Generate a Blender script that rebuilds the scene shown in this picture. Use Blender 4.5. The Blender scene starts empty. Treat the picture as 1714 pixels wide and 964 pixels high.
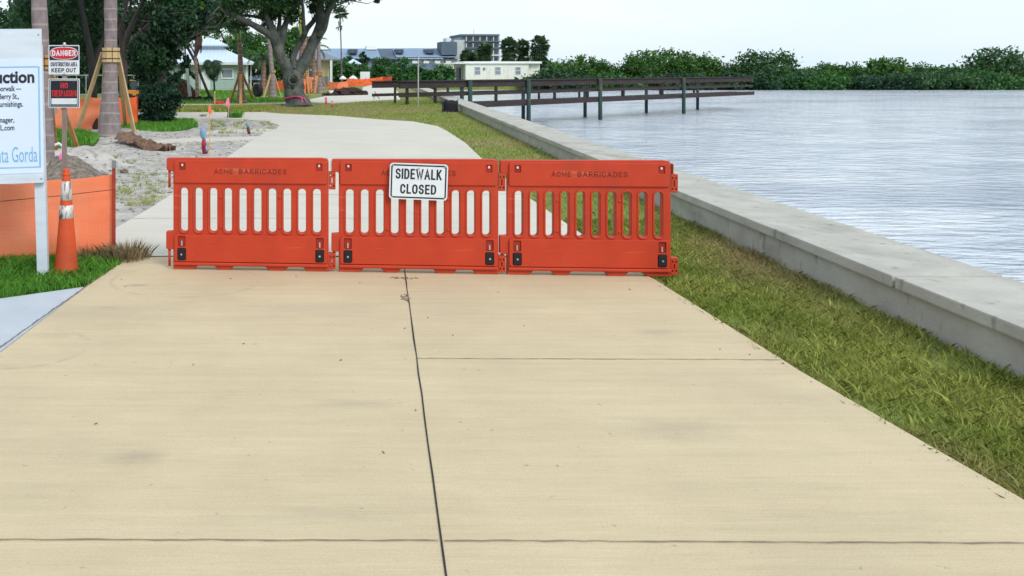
import bpy, bmesh, math, random
import numpy as np
from mathutils import Vector, Matrix
R = math.radians
rnd = random.Random(7)
rng = np.random.default_rng(11)
SC = bpy.context.scene
COL = SC.collection

# ------------------------------------------------------------------ camera, sky, sun, exposure
F, CU, CV, EYE = 1400.0, 451.0, 118.0, 1.8
cd = bpy.data.cameras.new('camera'); cam = bpy.data.objects.new('camera', cd); COL.objects.link(cam)
cam.location = (0, 0, EYE); cam.rotation_euler = (R(90), 0, 0)
cd.sensor_width = 36; cd.lens = 36 * F / 1714
cd.shift_x = (857 - CU) / 1714; cd.shift_y = -(482 - CV) / 1714
cd.clip_start = 0.1; cd.clip_end = 3000
cd.dof.use_dof = True; cd.dof.focus_distance = 7.6; cd.dof.aperture_fstop = 8
SC.camera = cam

SUN_EL, SUN_AZ = 42, 152          # azimuth clockwise from +Y
w = bpy.data.worlds.new('World'); SC.world = w; w.use_nodes = True
nt = w.node_tree; N = nt.nodes; L = nt.links
bg = N['Background']
sky = N.new('ShaderNodeTexSky'); sky.sky_type = 'NISHITA'; sky.sun_disc = False
sky.sun_elevation = R(SUN_EL); sky.sun_rotation = R(SUN_AZ); sky.air_density = 1.2; sky.dust_density = 2
tc = N.new('ShaderNodeTexCoord'); mp = N.new('ShaderNodeMapping'); mp.inputs['Scale'].default_value = (1, 1, 3.5)
nz = N.new('ShaderNodeTexNoise'); nz.inputs['Scale'].default_value = 1.6; nz.inputs['Detail'].default_value = 5
rp = N.new('ShaderNodeValToRGB')
rp.color_ramp.elements[0].position = .3; rp.color_ramp.elements[0].color = (6.9, 8.7, 9.8, 1)
rp.color_ramp.elements[1].position = .7; rp.color_ramp.elements[1].color = (9.7, 10.2, 10.4, 1)
mx = N.new('ShaderNodeMixRGB'); mx.inputs[0].default_value = .86
L.new(tc.outputs['Generated'], mp.inputs[0]); L.new(mp.outputs[0], nz.inputs[0]); L.new(nz.outputs[0], rp.inputs[0])
L.new(sky.outputs[0], mx.inputs[1]); L.new(rp.outputs[0], mx.inputs[2]); L.new(mx.outputs[0], bg.inputs[0])
bg.inputs[1].default_value = .1
sl = bpy.data.lights.new('sun', 'SUN'); sun = bpy.data.objects.new('sun', sl); COL.objects.link(sun)
sl.energy = 1.9; sl.angle = R(20); sl.color = (1, .96, .9)
sd = Vector((math.sin(R(SUN_AZ)) * math.cos(R(SUN_EL)), math.cos(R(SUN_AZ)) * math.cos(R(SUN_EL)), math.sin(R(SUN_EL))))
sun.rotation_euler = sd.to_track_quat('Z', 'Y').to_euler()
SC.view_settings.view_transform = 'Standard'; SC.view_settings.look = 'None'
SC.view_settings.exposure = 0.2; SC.view_settings.gamma = 1

# ------------------------------------------------------------------ helpers
def G(u, v, z=0.0):
    """ground point seen at photo pixel (u, v)"""
    Y = F * (EYE - z) / (v - CV); return Vector(((u - CU) * Y / F, Y, z))
def G5(u, v): return G(u, v, .05)
KS = .975   # slab top sits 45 mm above the datum
def ks(p): return (p[0] * KS, p[1] * KS)
def P(u, v, Y):
    return Vector(((u - CU) * Y / F, Y, EYE - (v - CV) * Y / F))

def mat(name, color, rough=.7, color2=None, scale=5, detail=4, stretch=(1, 1, 1), lo=.35, hi=.65, bump=0, bscale=None,
        metal=0, spec=.4, trans=0, island=0, extra=None, bdist=.02):
    m = bpy.data.materials.new(name); m.use_nodes = True
    n = m.node_tree.nodes; l = m.node_tree.links; b = n['Principled BSDF']
    b.inputs['Roughness'].default_value = rough; b.inputs['Metallic'].default_value = metal
    b.inputs['Specular IOR Level'].default_value = spec
    tc = n.new('ShaderNodeTexCoord'); mp = n.new('ShaderNodeMapping'); mp.inputs['Scale'].default_value = stretch
    l.new(tc.outputs['Object'], mp.inputs[0])
    c = None
    if color2 is None: color2 = tuple(x * .82 for x in color)
    nz = n.new('ShaderNodeTexNoise'); nz.inputs['Scale'].default_value = scale; nz.inputs['Detail'].default_value = detail
    nz.inputs['Roughness'].default_value = .62
    l.new(mp.outputs[0], nz.inputs[0])
    rp = n.new('ShaderNodeValToRGB'); e = rp.color_ramp.elements
    e[0].position = lo; e[0].color = (*color2, 1); e[1].position = hi; e[1].color = (*color, 1)
    l.new(nz.outputs[0], rp.inputs[0]); c = rp.outputs[0]
    if island:
        g = n.new('ShaderNodeNewGeometry'); h = n.new('ShaderNodeHueSaturation')
        mr = n.new('ShaderNodeMapRange'); mr.inputs[3].default_value = 1 - island; mr.inputs[4].default_value = 1 + island
        l.new(g.outputs['Random Per Island'], mr.inputs[0]); l.new(mr.outputs[0], h.inputs['Value'])
        l.new(c, h.inputs['Color']); c = h.outputs[0]
    if extra: c = extra(m, n, l, mp, c)
    l.new(c, b.inputs['Base Color'])
    if bump:
        bn = n.new('ShaderNodeTexNoise'); bn.inputs['Scale'].default_value = bscale or scale * 6; bn.inputs['Detail'].default_value = 5
        l.new(mp.outputs[0], bn.inputs[0])
        bp = n.new('ShaderNodeBump'); bp.inputs['Strength'].default_value = bump; bp.inputs['Distance'].default_value = bdist
        l.new(bn.outputs[0], bp.inputs['Height']); l.new(bp.outputs[0], b.inputs['Normal'])
    if trans:
        t = n.new('ShaderNodeBsdfTranslucent'); l.new(c, t.inputs[0]); mxs = n.new('ShaderNodeMixShader'); mxs.inputs[0].default_value = trans
        l.new(b.outputs[0], mxs.inputs[1]); l.new(t.outputs[0], mxs.inputs[2]); l.new(mxs.outputs[0], n['Material Output'].inputs[0])
    return m

def layer(color, scale, lo, hi, stretch=(1, 1, 1), fac=1.0, detail=3):
    """extra colour layer: patches of 'color' where a second noise is high"""
    def f(m, n, l, mp, c):
        tc = n.new('ShaderNodeTexCoord'); m2 = n.new('ShaderNodeMapping'); m2.inputs['Scale'].default_value = stretch
        m2.inputs['Location'].default_value = (3.7, 1.3, 8.1)
        l.new(tc.outputs['Object'], m2.inputs[0])
        nz = n.new('ShaderNodeTexNoise'); nz.inputs['Scale'].default_value = scale; nz.inputs['Detail'].default_value = detail
        l.new(m2.outputs[0], nz.inputs[0])
        mr = n.new('ShaderNodeMapRange'); mr.inputs[1].default_value = lo; mr.inputs[2].default_value = hi; mr.inputs[4].default_value = fac
        l.new(nz.outputs[0], mr.inputs[0])
        mx = n.new('ShaderNodeMixRGB'); mx.inputs[2].default_value = (*color, 1)
        l.new(mr.outputs[0], mx.inputs[0]); l.new(c, mx.inputs[1]); return mx.outputs[0]
    return f
def chain(*fs):
    def f(m, n, l, mp, c):
        for g in fs: c = g(m, n, l, mp, c)
        return c
    return f

class MB:
    def __init__(s): s.v = []; s.f = []
    def add(s, vs, fs):
        o = len(s.v); s.v += [tuple(x) for x in vs]; s.f += [tuple(i + o for i in f) for f in fs]; return s
    def box(s, c, d, M=None):
        x, y, z = d[0] / 2, d[1] / 2, d[2] / 2
        vs = [Vector((i * x, j * y, k * z)) for k in (-1, 1) for j in (-1, 1) for i in (-1, 1)]
        if M is not None: vs = [M @ q for q in vs]
        vs = [q + Vector(c) for q in vs]
        return s.add(vs, [(0, 2, 3, 1), (4, 5, 7, 6), (0, 1, 5, 4), (2, 6, 7, 3), (0, 4, 6, 2), (1, 3, 7, 5)])
    def bar(s, a, b, w, t, up=(0, 0, 1)):
        a, b = Vector(a), Vector(b); d = (b - a); ln = d.length; z = d.normalized()
        x = z.cross(Vector(up)); x = x.normalized() if x.length > 1e-4 else Vector((1, 0, 0)); y = z.cross(x)
        M = Matrix((x, y, z)).transposed()
        return s.box((a + b) / 2, (w, t, ln), M)
    def tube(s, pts, rad, n=8, cap=True):
        pts = [Vector(p) for p in pts]
        if not hasattr(rad, '__len__'): rad = [rad] * len(pts)
        rings = []; x = None
        for i, p in enumerate(pts):
            d = (pts[min(i + 1, len(pts) - 1)] - pts[max(i - 1, 0)]).normalized()
            if x is None: x = d.cross(Vector((0.01, 1, 0.02)));
            x = (x - d * x.dot(d));
            if x.length < 1e-5: x = d.cross(Vector((1, 0, 0)))
            x.normalize(); y = d.cross(x)
            rings.append([p + (x * math.cos(2 * math.pi * k / n) + y * math.sin(2 * math.pi * k / n)) * rad[i] for k in range(n)])
        vs = [q for r in rings for q in r]; fs = []
        for i in range(len(pts) - 1):
            for k in range(n):
                fs.append((i * n + k, i * n + (k + 1) % n, (i + 1) * n + (k + 1) % n, (i + 1) * n + k))
        if cap: fs.append(tuple(range(n))[::-1]); fs.append(tuple((len(pts) - 1) * n + k for k in range(n)))
        return s.add(vs, fs)
    def lathe(s, prof, n=24, c=(0, 0, 0)):
        c = Vector(c); vs = [c + Vector((r * math.cos(2 * math.pi * k / n), r * math.sin(2 * math.pi * k / n), z)) for r, z in prof for k in range(n)]
        fs = [(i * n + k, i * n + (k + 1) % n, (i + 1) * n + (k + 1) % n, (i + 1) * n + k) for i in range(len(prof) - 1) for k in range(n)]
        return s.add(vs, fs)
    def prism(s, poly, z0, z1):
        n = len(poly); vs = [(p[0], p[1], z0) for p in poly] + [(p[0], p[1], z1) for p in poly]
        return s.add(vs, [tuple(range(n)), tuple(range(n, 2 * n))] + [(i, (i + 1) % n, n + (i + 1) % n, n + i) for i in range(n)])
    def blob(s, c, r, n=10, m=7, j=.15, seed=0):
        q = random.Random(seed); vs = []; fs = []
        for i in range(m + 1):
            for k in range(n):
                a = math.pi * i / m; t = 2 * math.pi * k / n; e = 1 + q.uniform(-j, j) * (0 < i < m)
                vs.append((c[0] + r[0] * math.sin(a) * math.cos(t) * e, c[1] + r[1] * math.sin(a) * math.sin(t) * e, c[2] + r[2] * math.cos(a) * e))
        for i in range(m):
            for k in range(n): fs.append((i * n + k, (i + 1) * n + k, (i + 1) * n + (k + 1) % n, i * n + (k + 1) % n))
        return s.add(vs, fs)
    def build(s, name, m, parent=None, smooth=False, label=None, bevel=0, origin=None):
        me = bpy.data.meshes.new(name); vs = s.v
        o = bpy.data.objects.new(name, me); COL.objects.link(o)
        org = None
        if parent is not None: org = Vector(parent.get('_w', (0, 0, 0)))
        elif origin is not None: org = Vector(origin); o.location = org
        if org is not None and org.length > 0: vs = [tuple(Vector(q) - org) for q in vs]
        me.from_pydata(vs, [], s.f)
        bm = bmesh.new(); bm.from_mesh(me)
        bmesh.ops.recalc_face_normals(bm, faces=bm.faces)
        if bevel: bmesh.ops.bevel(bm, geom=list(bm.edges), offset=bevel, segments=2, affect='EDGES', profile=.6)
        for f in bm.faces: f.smooth = smooth
        bmesh.ops.triangulate(bm, faces=[f for f in bm.faces if len(f.verts) > 4])
        bm.to_mesh(me); bm.free()
        me.materials.append(m)
        if parent is not None:
            o.parent = parent
            if '_w' in parent: o['_w'] = parent['_w']
        if label: o['label'] = label
        return o

def npmesh(name, V, nper, m, parent=None, origin=None):
    """V: (k*nper,3) array, each run of nper verts is one face"""
    if parent is not None and '_w' in parent: V = V - np.array(parent['_w'])
    k = len(V) // nper; me = bpy.data.meshes.new(name)
    me.vertices.add(len(V)); me.vertices.foreach_set('co', V.astype(np.float32).ravel())
    me.loops.add(len(V)); me.loops.foreach_set('vertex_index', np.arange(len(V), dtype=np.int32))
    me.polygons.add(k); me.polygons.foreach_set('loop_start', np.arange(0, len(V), nper, dtype=np.int32))
    me.update(calc_edges=True); me.validate()
    me.materials.append(m); o = bpy.data.objects.new(name, me); COL.objects.link(o)
    if parent is not None: o.parent = parent
    return o

def thing(name, label, cat, base=(0, 0, 0), group=None, world=True, rz=0):
    """Empty at the thing's base; with world=True child meshes are given in world coordinates"""
    o = bpy.data.objects.new(name, None); COL.objects.link(o); o.location = base; o.empty_display_size = .2
    o.rotation_euler = (0, 0, rz)
    o['label'] = label; o['category'] = cat
    if group: o['group'] = group
    if world: o['_w'] = tuple(base)
    return o
def tag(o, label, cat, group=None, kind=None):
    if label: o['label'] = label
    if cat: o['category'] = cat
    if group: o['group'] = group
    if kind: o['kind'] = kind
    return o
def copy_thing(o, loc, label, rz=None, scale=None):
    r = o.copy(); COL.objects.link(r); r.location = loc
    if rz is not None: r.rotation_euler = (r.rotation_euler[0], r.rotation_euler[1], rz)
    if scale: r.scale = (scale,) * 3
    r['label'] = label
    for ch in list(o.children):
        c = ch.copy(); COL.objects.link(c); c.parent = r
        for g in list(ch.children):
            d = g.copy(); COL.objects.link(d); d.parent = c
    return r

def curve_mesh(splines, thick, bevel=0, res=3):
    """closed 2-D outlines in XZ, holes cut by nesting -> (verts, faces) centred on y=0"""
    cu = bpy.data.curves.new('tmp', 'CURVE'); cu.dimensions = '2D'; cu.fill_mode = 'BOTH'
    cu.extrude = max(thick / 2 - bevel, 1e-4); cu.bevel_depth = bevel; cu.bevel_resolution = res - 1
    for pts in splines:
        sp = cu.splines.new('POLY'); sp.points.add(len(pts) - 1); sp.use_cyclic_u = True
        for i, p in enumerate(pts): sp.points[i].co = (p[0], p[1], 0, 1)
    if bevel: cu.offset = -bevel
    o = bpy.data.objects.new('tmp', cu); COL.objects.link(o)
    dg = bpy.context.evaluated_depsgraph_get(); me = bpy.data.meshes.new_from_object(o.evaluated_get(dg))
    vs = [(q.co.x, -q.co.z, q.co.y) for q in me.vertices]; fs = [tuple(p.vertices) for p in me.polygons]
    bpy.data.objects.remove(o); bpy.data.curves.remove(cu); bpy.data.meshes.remove(me)
    return vs, fs
def rrect(x0, x1, z0, z1, r, n=5):
    pts = []
    for cx, cz, a in ((x1 - r, z1 - r, 0), (x0 + r, z1 - r, 90), (x0 + r, z0 + r, 180), (x1 - r, z0 + r, 270)):
        for k in range(n + 1): t = R(a + 90 * k / n); pts.append((cx + r * math.cos(t), cz + r * math.sin(t)))
    return pts
def text_verts(body, bold=0.0, serif=False):
    cu = bpy.data.curves.new('tmp', 'FONT'); cu.body = body; cu.size = 1; cu.extrude = .5; cu.offset = bold; cu.resolution_u = 3
    o = bpy.data.objects.new('tmp', cu); COL.objects.link(o)
    dg = bpy.context.evaluated_depsgraph_get(); me = bpy.data.meshes.new_from_object(o.evaluated_get(dg))
    vs = np.array([tuple(q.co) for q in me.vertices]); fs = [tuple(p.vertices) for p in me.polygons]
    bpy.data.objects.remove(o); bpy.data.curves.remove(cu); bpy.data.meshes.remove(me)
    return vs, fs
def text(mb, body, x0, x1, z0, z1, y, bold=0, depth=.002, M=None, h=None):
    """fit lettering into the box x0..x1, z0..z1 on a face looking to -y at depth y"""
    vs, fs = text_verts(body, bold)
    a = vs.min(0); b = vs.max(0)
    out = []
    for q in vs:
        p = Vector((x0 + (q[0] - a[0]) / (b[0] - a[0]) * (x1 - x0), y - (q[2] > 0) * depth, z0 + (q[1] - a[1]) / (b[1] - a[1]) * (z1 - z0)))
        out.append(M @ p if M is not None else p)
    mb.add(out, fs); return mb
def text_w(body):
    vs, _ = text_verts(body); return vs[:, 0].max() - vs[:, 0].min()

def arc(cx, cz, rx, rz, a0, a1, n=8): return [(cx + rx * math.cos(R(a0 + (a1 - a0) * i / n)), cz + rz * math.sin(R(a0 + (a1 - a0) * i / n))) for i in range(n + 1)]
GL = {'A': (.86, [[(0, 0), (.5, 1), (1, 0)], [(.2, .33), (.8, .33)]]),
 'B': (.74, [[(0, 0), (0, 1), (.6, 1)] + arc(.6, .76, .36, .24, 80, -80) + [(0, .52)], [(0, .52), (.62, .52)] + arc(.62, .26, .38, .26, 80, -80) + [(0, 0)]]),
 'C': (.74, [arc(.5, .70, .5, .30, 8, 180) + arc(.5, .30, .5, .30, 180, 352)]),
 'D': (.76, [[(0, 0), (0, 1), (.45, 1)] + arc(.45, .62, .55, .38, 80, 0) + arc(.45, .38, .55, .38, 0, -80) + [(.45, 0), (0, 0)]]),
 'E': (.62, [[(1, 1), (0, 1), (0, 0), (1, 0)], [(0, .52), (.85, .52)]]),
 'G': (.78, [arc(.5, .70, .5, .30, 8, 180) + arc(.5, .30, .5, .30, 180, 360) + [(1, .46), (.55, .46)]]),
 'I': (.0, [[(0, 0), (0, 1)]]),
 'K': (.74, [[(0, 0), (0, 1)], [(.95, 1), (0, .38)], [(.32, .60), (1, 0)]]),
 'L': (.58, [[(0, 1), (0, 0), (1, 0)]]),
 'M': (.92, [[(0, 0), (0, 1), (.5, .25), (1, 1), (1, 0)]]),
 'N': (.76, [[(0, 0), (0, 1), (1, 0), (1, 1)]]),
 'O': (.80, [arc(.5, .68, .5, .32, 0, 180, 10) + arc(.5, .32, .5, .32, 180, 360, 10) + [(1, .68)]]),
 'P': (.70, [[(0, 0), (0, 1), (.6, 1)] + arc(.6, .74, .4, .26, 80, -80) + [(0, .48)]]),
 'R': (.74, [[(0, 0), (0, 1), (.6, 1)] + arc(.6, .74, .4, .26, 80, -80) + [(0, .48)], [(.52, .48), (1, 0)]]),
 'S': (.72, [arc(.5, .755, .5, .245, 15, 250, 12) + arc(.5, .255, .5, .255, 80, -165, 12)]),
 'T': (.70, [[(0, 1), (1, 1)], [(.5, 1), (.5, 0)]]),
 'U': (.76, [[(0, 1)] + arc(.5, .30, .5, .30, 180, 360, 10) + [(1, 1)]]),
 'W': (1.22, [[(0, 1), (.25, 0), (.5, .80), (.75, 0), (1, 1)]])}
def block(mb, body, x0, x1, z0, z1, y, t, gap=.26, xf=None, space=.5, dy=.0012):
    """gothic capitals drawn as flat strokes of width t inside the box"""
    H = z1 - z0 - t; units = 0; n = 0
    for ch in body:
        if ch == ' ': units += space
        else: units += GL[ch][0]; n += 1
    gp = gap * len([c for c in body if c != ' ']) - gap
    W_ = (x1 - x0) - n * t; k = W_ / (units + gp); x = x0 + t / 2; lay = 0
    for ch in body:
        if ch == ' ': x += space * k; continue
        wd, strokes = GL[ch]
        for st in strokes:
            p = [Vector((x + a * wd * k, z0 + t / 2 + b * H)) for a, b in st]
            q = [p[0]]
            for v_ in p[1:]:
                if (v_ - q[-1]).length > 1e-5: q.append(v_)
            p = q; closed = (p[0] - p[-1]).length < 1e-4; L_ = []; R_ = []
            if closed: p = p[:-1]
            m = len(p)
            for i in range(m):
                a = p[(i - 1) % m] if (i > 0 or closed) else None; b = p[(i + 1) % m] if (i < m - 1 or closed) else None
                d0 = (p[i] - a).normalized() if a is not None else None; d1 = (b - p[i]).normalized() if b is not None else None
                d0 = d0 or d1; d1 = d1 or d0; n0 = Vector((-d0.y, d0.x)); n1 = Vector((-d1.y, d1.x)); nn = (n0 + n1)
                nn = nn.normalized() if nn.length > .2 else n0; c_ = max(.42, nn.dot(n0)); off = nn * (t / 2 / c_); e = p[i]
                if not closed and i == 0: e = e - d1 * t / 2
                if not closed and i == m - 1: e = e + d0 * t / 2
                L_.append(e + off); R_.append(e - off)
            yy = y - dy - lay * .00012; lay = (lay + 1) % 3
            vs = [(a.x, yy, a.y) for a in L_] + [(a.x, yy, a.y) for a in R_]
            if xf: vs = [xf(q) for q in vs]
            mb.add(vs, [(i, (i + 1) % m, m + (i + 1) % m, m + i) for i in range(m if closed else m - 1)])
        x += wd * k + gap * k + t
    return mb

# ------------------------------------------------------------------ materials
def streaks(m, n, l, mp, c):   # broom-finished slab: fine side-to-side lines
    nz = n.new('ShaderNodeTexNoise'); nz.inputs['Scale'].default_value = 3; nz.inputs['Detail'].default_value = 6
    m2 = n.new('ShaderNodeMapping'); m2.inputs['Scale'].default_value = (.25, 5, 1); tc = n.new('ShaderNodeTexCoord')
    l.new(tc.outputs['Object'], m2.inputs[0]); l.new(m2.outputs[0], nz.inputs[0])
    mr = n.new('ShaderNodeMapRange'); mr.inputs[1].default_value = .3; mr.inputs[2].default_value = .7; mr.inputs[3].default_value = .95; mr.inputs[4].default_value = 1.04
    l.new(nz.outputs[0], mr.inputs[0]); h = n.new('ShaderNodeHueSaturation'); l.new(mr.outputs[0], h.inputs['Value']); l.new(c, h.inputs['Color'])
    n2 = n.new('ShaderNodeTexNoise'); n2.inputs['Scale'].default_value = 3; n2.inputs['Detail'].default_value = 3; m3 = n.new('ShaderNodeMapping'); m3.inputs['Scale'].default_value = (1.2, 60, 1)
    l.new(tc.outputs['Object'], m3.inputs[0]); l.new(m3.outputs[0], n2.inputs[0]); r2 = n.new('ShaderNodeMapRange'); r2.inputs[1].default_value = .3; r2.inputs[2].default_value = .7; r2.inputs[3].default_value = .93; r2.inputs[4].default_value = 1.06
    l.new(n2.outputs[0], r2.inputs[0]); h2 = n.new('ShaderNodeHueSaturation'); l.new(r2.outputs[0], h2.inputs['Value']); l.new(h.outputs[0], h2.inputs['Color'])
    return h2.outputs[0]
def mark(cx, cy, rx, ry, color, fac, ring=None):
    """scuff on the slab: a soft oval, or a thin tyre arc when ring is set"""
    def f(m, n, l, mp, c):
        tc = n.new('ShaderNodeTexCoord'); m2 = n.new('ShaderNodeMapping'); m2.vector_type = 'POINT'
        m2.inputs['Scale'].default_value = (1 / rx, 1 / ry, 0); m2.inputs['Location'].default_value = (-cx / rx, -cy / ry, 0)
        l.new(tc.outputs['Object'], m2.inputs[0]); nz = n.new('ShaderNodeTexNoise'); nz.inputs['Scale'].default_value = 2.2; nz.inputs['Detail'].default_value = 5
        l.new(m2.outputs[0], nz.inputs[0]); ln = n.new('ShaderNodeVectorMath'); ln.operation = 'LENGTH'; l.new(m2.outputs[0], ln.inputs[0])
        ad = n.new('ShaderNodeMath'); ad.operation = 'MULTIPLY_ADD'; ad.inputs[1].default_value = .9 if ring is None else .10; l.new(nz.outputs[0], ad.inputs[0]); l.new(ln.outputs['Value'], ad.inputs[2]); v = ad.outputs[0]
        if ring is not None:
            sb = n.new('ShaderNodeMath'); sb.operation = 'SUBTRACT'; sb.inputs[1].default_value = 1.05; l.new(v, sb.inputs[0]); ab = n.new('ShaderNodeMath'); ab.operation = 'ABSOLUTE'; l.new(sb.outputs[0], ab.inputs[0]); v = ab.outputs[0]
        mr = n.new('ShaderNodeMapRange'); mr.inputs[1].default_value = .55 if ring is None else 0; mr.inputs[2].default_value = 1.25 if ring is None else ring; mr.inputs[3].default_value = fac; mr.inputs[4].default_value = 0
        l.new(v, mr.inputs[0]); out = mr.outputs[0]
        if ring is not None:
            k2 = n.new('ShaderNodeMapRange'); k2.inputs[1].default_value = .42; k2.inputs[2].default_value = .58; l.new(nz.outputs[0], k2.inputs[0]); mu = n.new('ShaderNodeMath'); mu.operation = 'MULTIPLY'; l.new(out, mu.inputs[0]); l.new(k2.outputs[0], mu.inputs[1]); out = mu.outputs[0]
        mx = n.new('ShaderNodeMixRGB'); mx.inputs[2].default_value = (*color, 1); l.new(out, mx.inputs[0]); l.new(c, mx.inputs[1]); return mx.outputs[0]
    return f
SC_ = (.22, .20, .17)
M_slab = mat('tan_concrete', (.575, .475, .315), .8, (.515, .422, .28), 1.2, 6, (1, 1, 1), bump=.15, bscale=90,
             extra=chain(streaks, layer((.34, .28, .18), 160, .50, .70, (1, 1, 1), .35, 2), layer((.66, .57, .40), 90, .60, .72, (1, 1, 1), .3, 2), layer((.38, .34, .26), .9, .60, .72, (.5, 1.6, 1), .45, 5), layer((.25, .22, .17), 22, .72, .78, (1, 1, 1), .6, 2),
             mark(-1.08, 6.84, .17, .06, SC_, .55), mark(-.80, 6.88, .12, .04, SC_, .3), mark(-1.2, 6.2, .15, .035, SC_, .3), mark(-1.45, 5.55, .30, .10, SC_, .25), mark(.45, 4.4, .4, .1, SC_, .25), mark(1.9, 6.2, .3, .05, SC_, .2), mark(2.0, 4.1, .5, .22, SC_, .3), mark(-.6, 3.8, .22, .12, SC_, .35), mark(.2, 3.3, .6, .1, SC_, .2), mark(2.6, 5.6, .25, .12, SC_, .25),
             mark(-.70, 7.0, .62, .52, SC_, .3, .05), mark(-1.6, 5.3, .45, .38, SC_, .35, .07)))
M_path = mat('pale_concrete', (.575, .55, .49), .85, (.53, .505, .45), .8, 6, bump=.1, bscale=60, extra=streaks)
M_grayslab = mat('blue_gray_concrete', (.46, .50, .56), .8, (.40, .44, .50), 2, 6, bump=.15, bscale=80,
                 extra=layer((.2, .2, .2), 40, .70, .78, (1, 1, 1), .5, 2))
M_joint = mat('joint_filler', (.015, .015, .02), .7)
M_cut = mat('saw_cut', (.25, .21, .15), .9)
M_sand = mat('sand', (.50, .475, .45), .95, (.29, .27, .265), 2.2, 8, (1, 1, 1), .3, .62, bump=.9, bscale=9, bdist=.06,
             extra=chain(layer((.17, .15, .13), 6, .55, .68, (1, 1.0, 1), .8, 7), layer((.13, .2, .05), .9, .60, .70, (1, 1, 1), .55, 5)))
M_mound = mat('gray_sand', (.30, .25, .21), .95, (.12, .10, .085), 11, 7, bump=1, bscale=22, bdist=.06)
M_lawn = mat('lawn_soil', (.20, .24, .05), .95, (.10, .17, .025), .7, 8, (1, .7, 1), .3, .65, bump=.8, bscale=18, bdist=.05,
             extra=chain(layer((.27, .20, .11), .55, .48, .64, (.6, .35, 1), .8, 6)))
M_lawn2 = mat('green_lawn_soil', (.06, .15, .015), .95, (.035, .09, .01), 3, 8, bump=.8, bscale=18)
M_blade = mat('grass_blades', (.16, .40, .05), .6, (.085, .26, .028), 2.5, 4, island=.35, trans=.35)
M_bladedry = mat('verge_blades', (.36, .39, .09), .7, (.22, .29, .05), .9, 5, island=.4, trans=.3,
                 extra=layer((.44, .33, .18), .6, .46, .62, (.6, .4, 1), .85, 5))
M_weed = mat('dry_weeds', (.34, .25, .15), .8, (.16, .14, .06), 20, 3, island=.5, trans=.2)
M_water = mat('water', (.70, .75, .84), .10, (.50, .56, .68), .5, 3, spec=1.0, extra=layer((.30, .36, .48), .055, .50, .66, (1, 2.6, 1), .7, 5))  # sky glare put into the base colour, paler than real water
n_ = M_water.node_tree.nodes; l_ = M_water.node_tree.links
tc_ = n_.new('ShaderNodeTexCoord'); m_ = n_.new('ShaderNodeMapping'); m_.inputs['Scale'].default_value = (.7, 1.8, 1); l_.new(tc_.outputs['Object'], m_.inputs[0])
a_ = n_.new('ShaderNodeTexNoise'); a_.inputs['Scale'].default_value = 1.7; a_.inputs['Detail'].default_value = 6; l_.new(m_.outputs[0], a_.inputs[0])
b_ = n_.new('ShaderNodeBump'); b_.inputs['Strength'].default_value = 1; b_.inputs['Distance'].default_value = .28
l_.new(a_.outputs[0], b_.inputs['Height']); l_.new(b_.outputs[0], n_['Principled BSDF'].inputs['Normal'])
M_wallc = mat('seawall_concrete', (.47, .46, .42), .85, (.37, .36, .33), 2.5, 6, bump=.3, bscale=40, extra=chain(layer((.18, .17, .15), 2.2, .54, .72, (1, .5, 1.5), .55, 7), layer((.12, .13, .09), 9, .62, .72, (1, 1, .35), .5, 4)))
M_plastic = mat('orange_plastic', (.49, .039, .008), .55, (.42, .031, .007), 3, 6, bump=.05, bscale=60, spec=.45,
                extra=chain(layer((.34, .026, .012), 2.2, .55, .72, (1, 1, .5), .6, 6), layer((.62, .16, .10), 28, .68, .78, (1, 1, 1), .4, 3), layer((.25, .06, .03), 5, .60, .80, (1, 1, .35), .45, 7), layer((.60, .20, .12), 3, .64, .72, (.3, 1, 6), .35, 8)))
M_plasshade = mat('recess_shade_plastic', (.33, .018, .006), .5, (.25, .013, .005), 8)
M_letter = mat('stamped_letter', (.20, .014, .006), .6, (.40, .035, .012), 9, 5, lo=.34, hi=.46)
M_blackp = mat('black_rubber', (.008, .009, .013), .75, (.006, .007, .012), 9)
M_steel = mat('zinc_steel', (.62, .60, .60), .35, (.45, .44, .44), 12, metal=.7)
M_signw = mat('sign_white', (.70, .75, .80), .4, (.62, .67, .73), 5, 6, bump=.03, extra=layer((.45, .46, .45), 9, .64, .76, (1, 1, 1), .45, 5))
M_signb = mat('sign_black', (.012, .014, .022), .45, (.02, .02, .028), 20)
M_red = mat('sign_red', (.56, .02, .035), .45, (.48, .016, .03), 8)
M_redl = mat('red_letter', (.68, .035, .035), .5, (.56, .025, .025), 16)
M_board = mat('painted_plywood', (.58, .64, .72), .6, (.50, .56, .64), 2.2, 8, (1, 1, 5), bump=.12, bscale=30, extra=layer((.42, .44, .45), 3, .60, .75, (.6, 1, 4), .5, 6))
M_poster = mat('poster_paper', (.60, .69, .83), .35, (.57, .66, .80), 1.5, 3)
M_ink = mat('poster_ink', (.014, .018, .035), .5)
M_blue = mat('poster_blue', (.16, .42, .68), .5, (.14, .38, .62), 6)
M_blue2 = mat('poster_border', (.22, .48, .75), .5)
M_cone = mat('cone_vinyl', (.66, .085, .015), .5, (.55, .055, .012), 6, 6, bump=.08, extra=chain(layer((.30, .06, .03), 7, .55, .75, (1, 1, 2.5), .55, 6), layer((.33, .07, .03), 3, .42, .62, (1, 1, 1), .5, 7)))
M_coneband = mat('cone_reflective', (.60, .58, .58), .4, (.16, .13, .12), 30, 7, (1, 1, .3), .40, .52)
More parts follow.
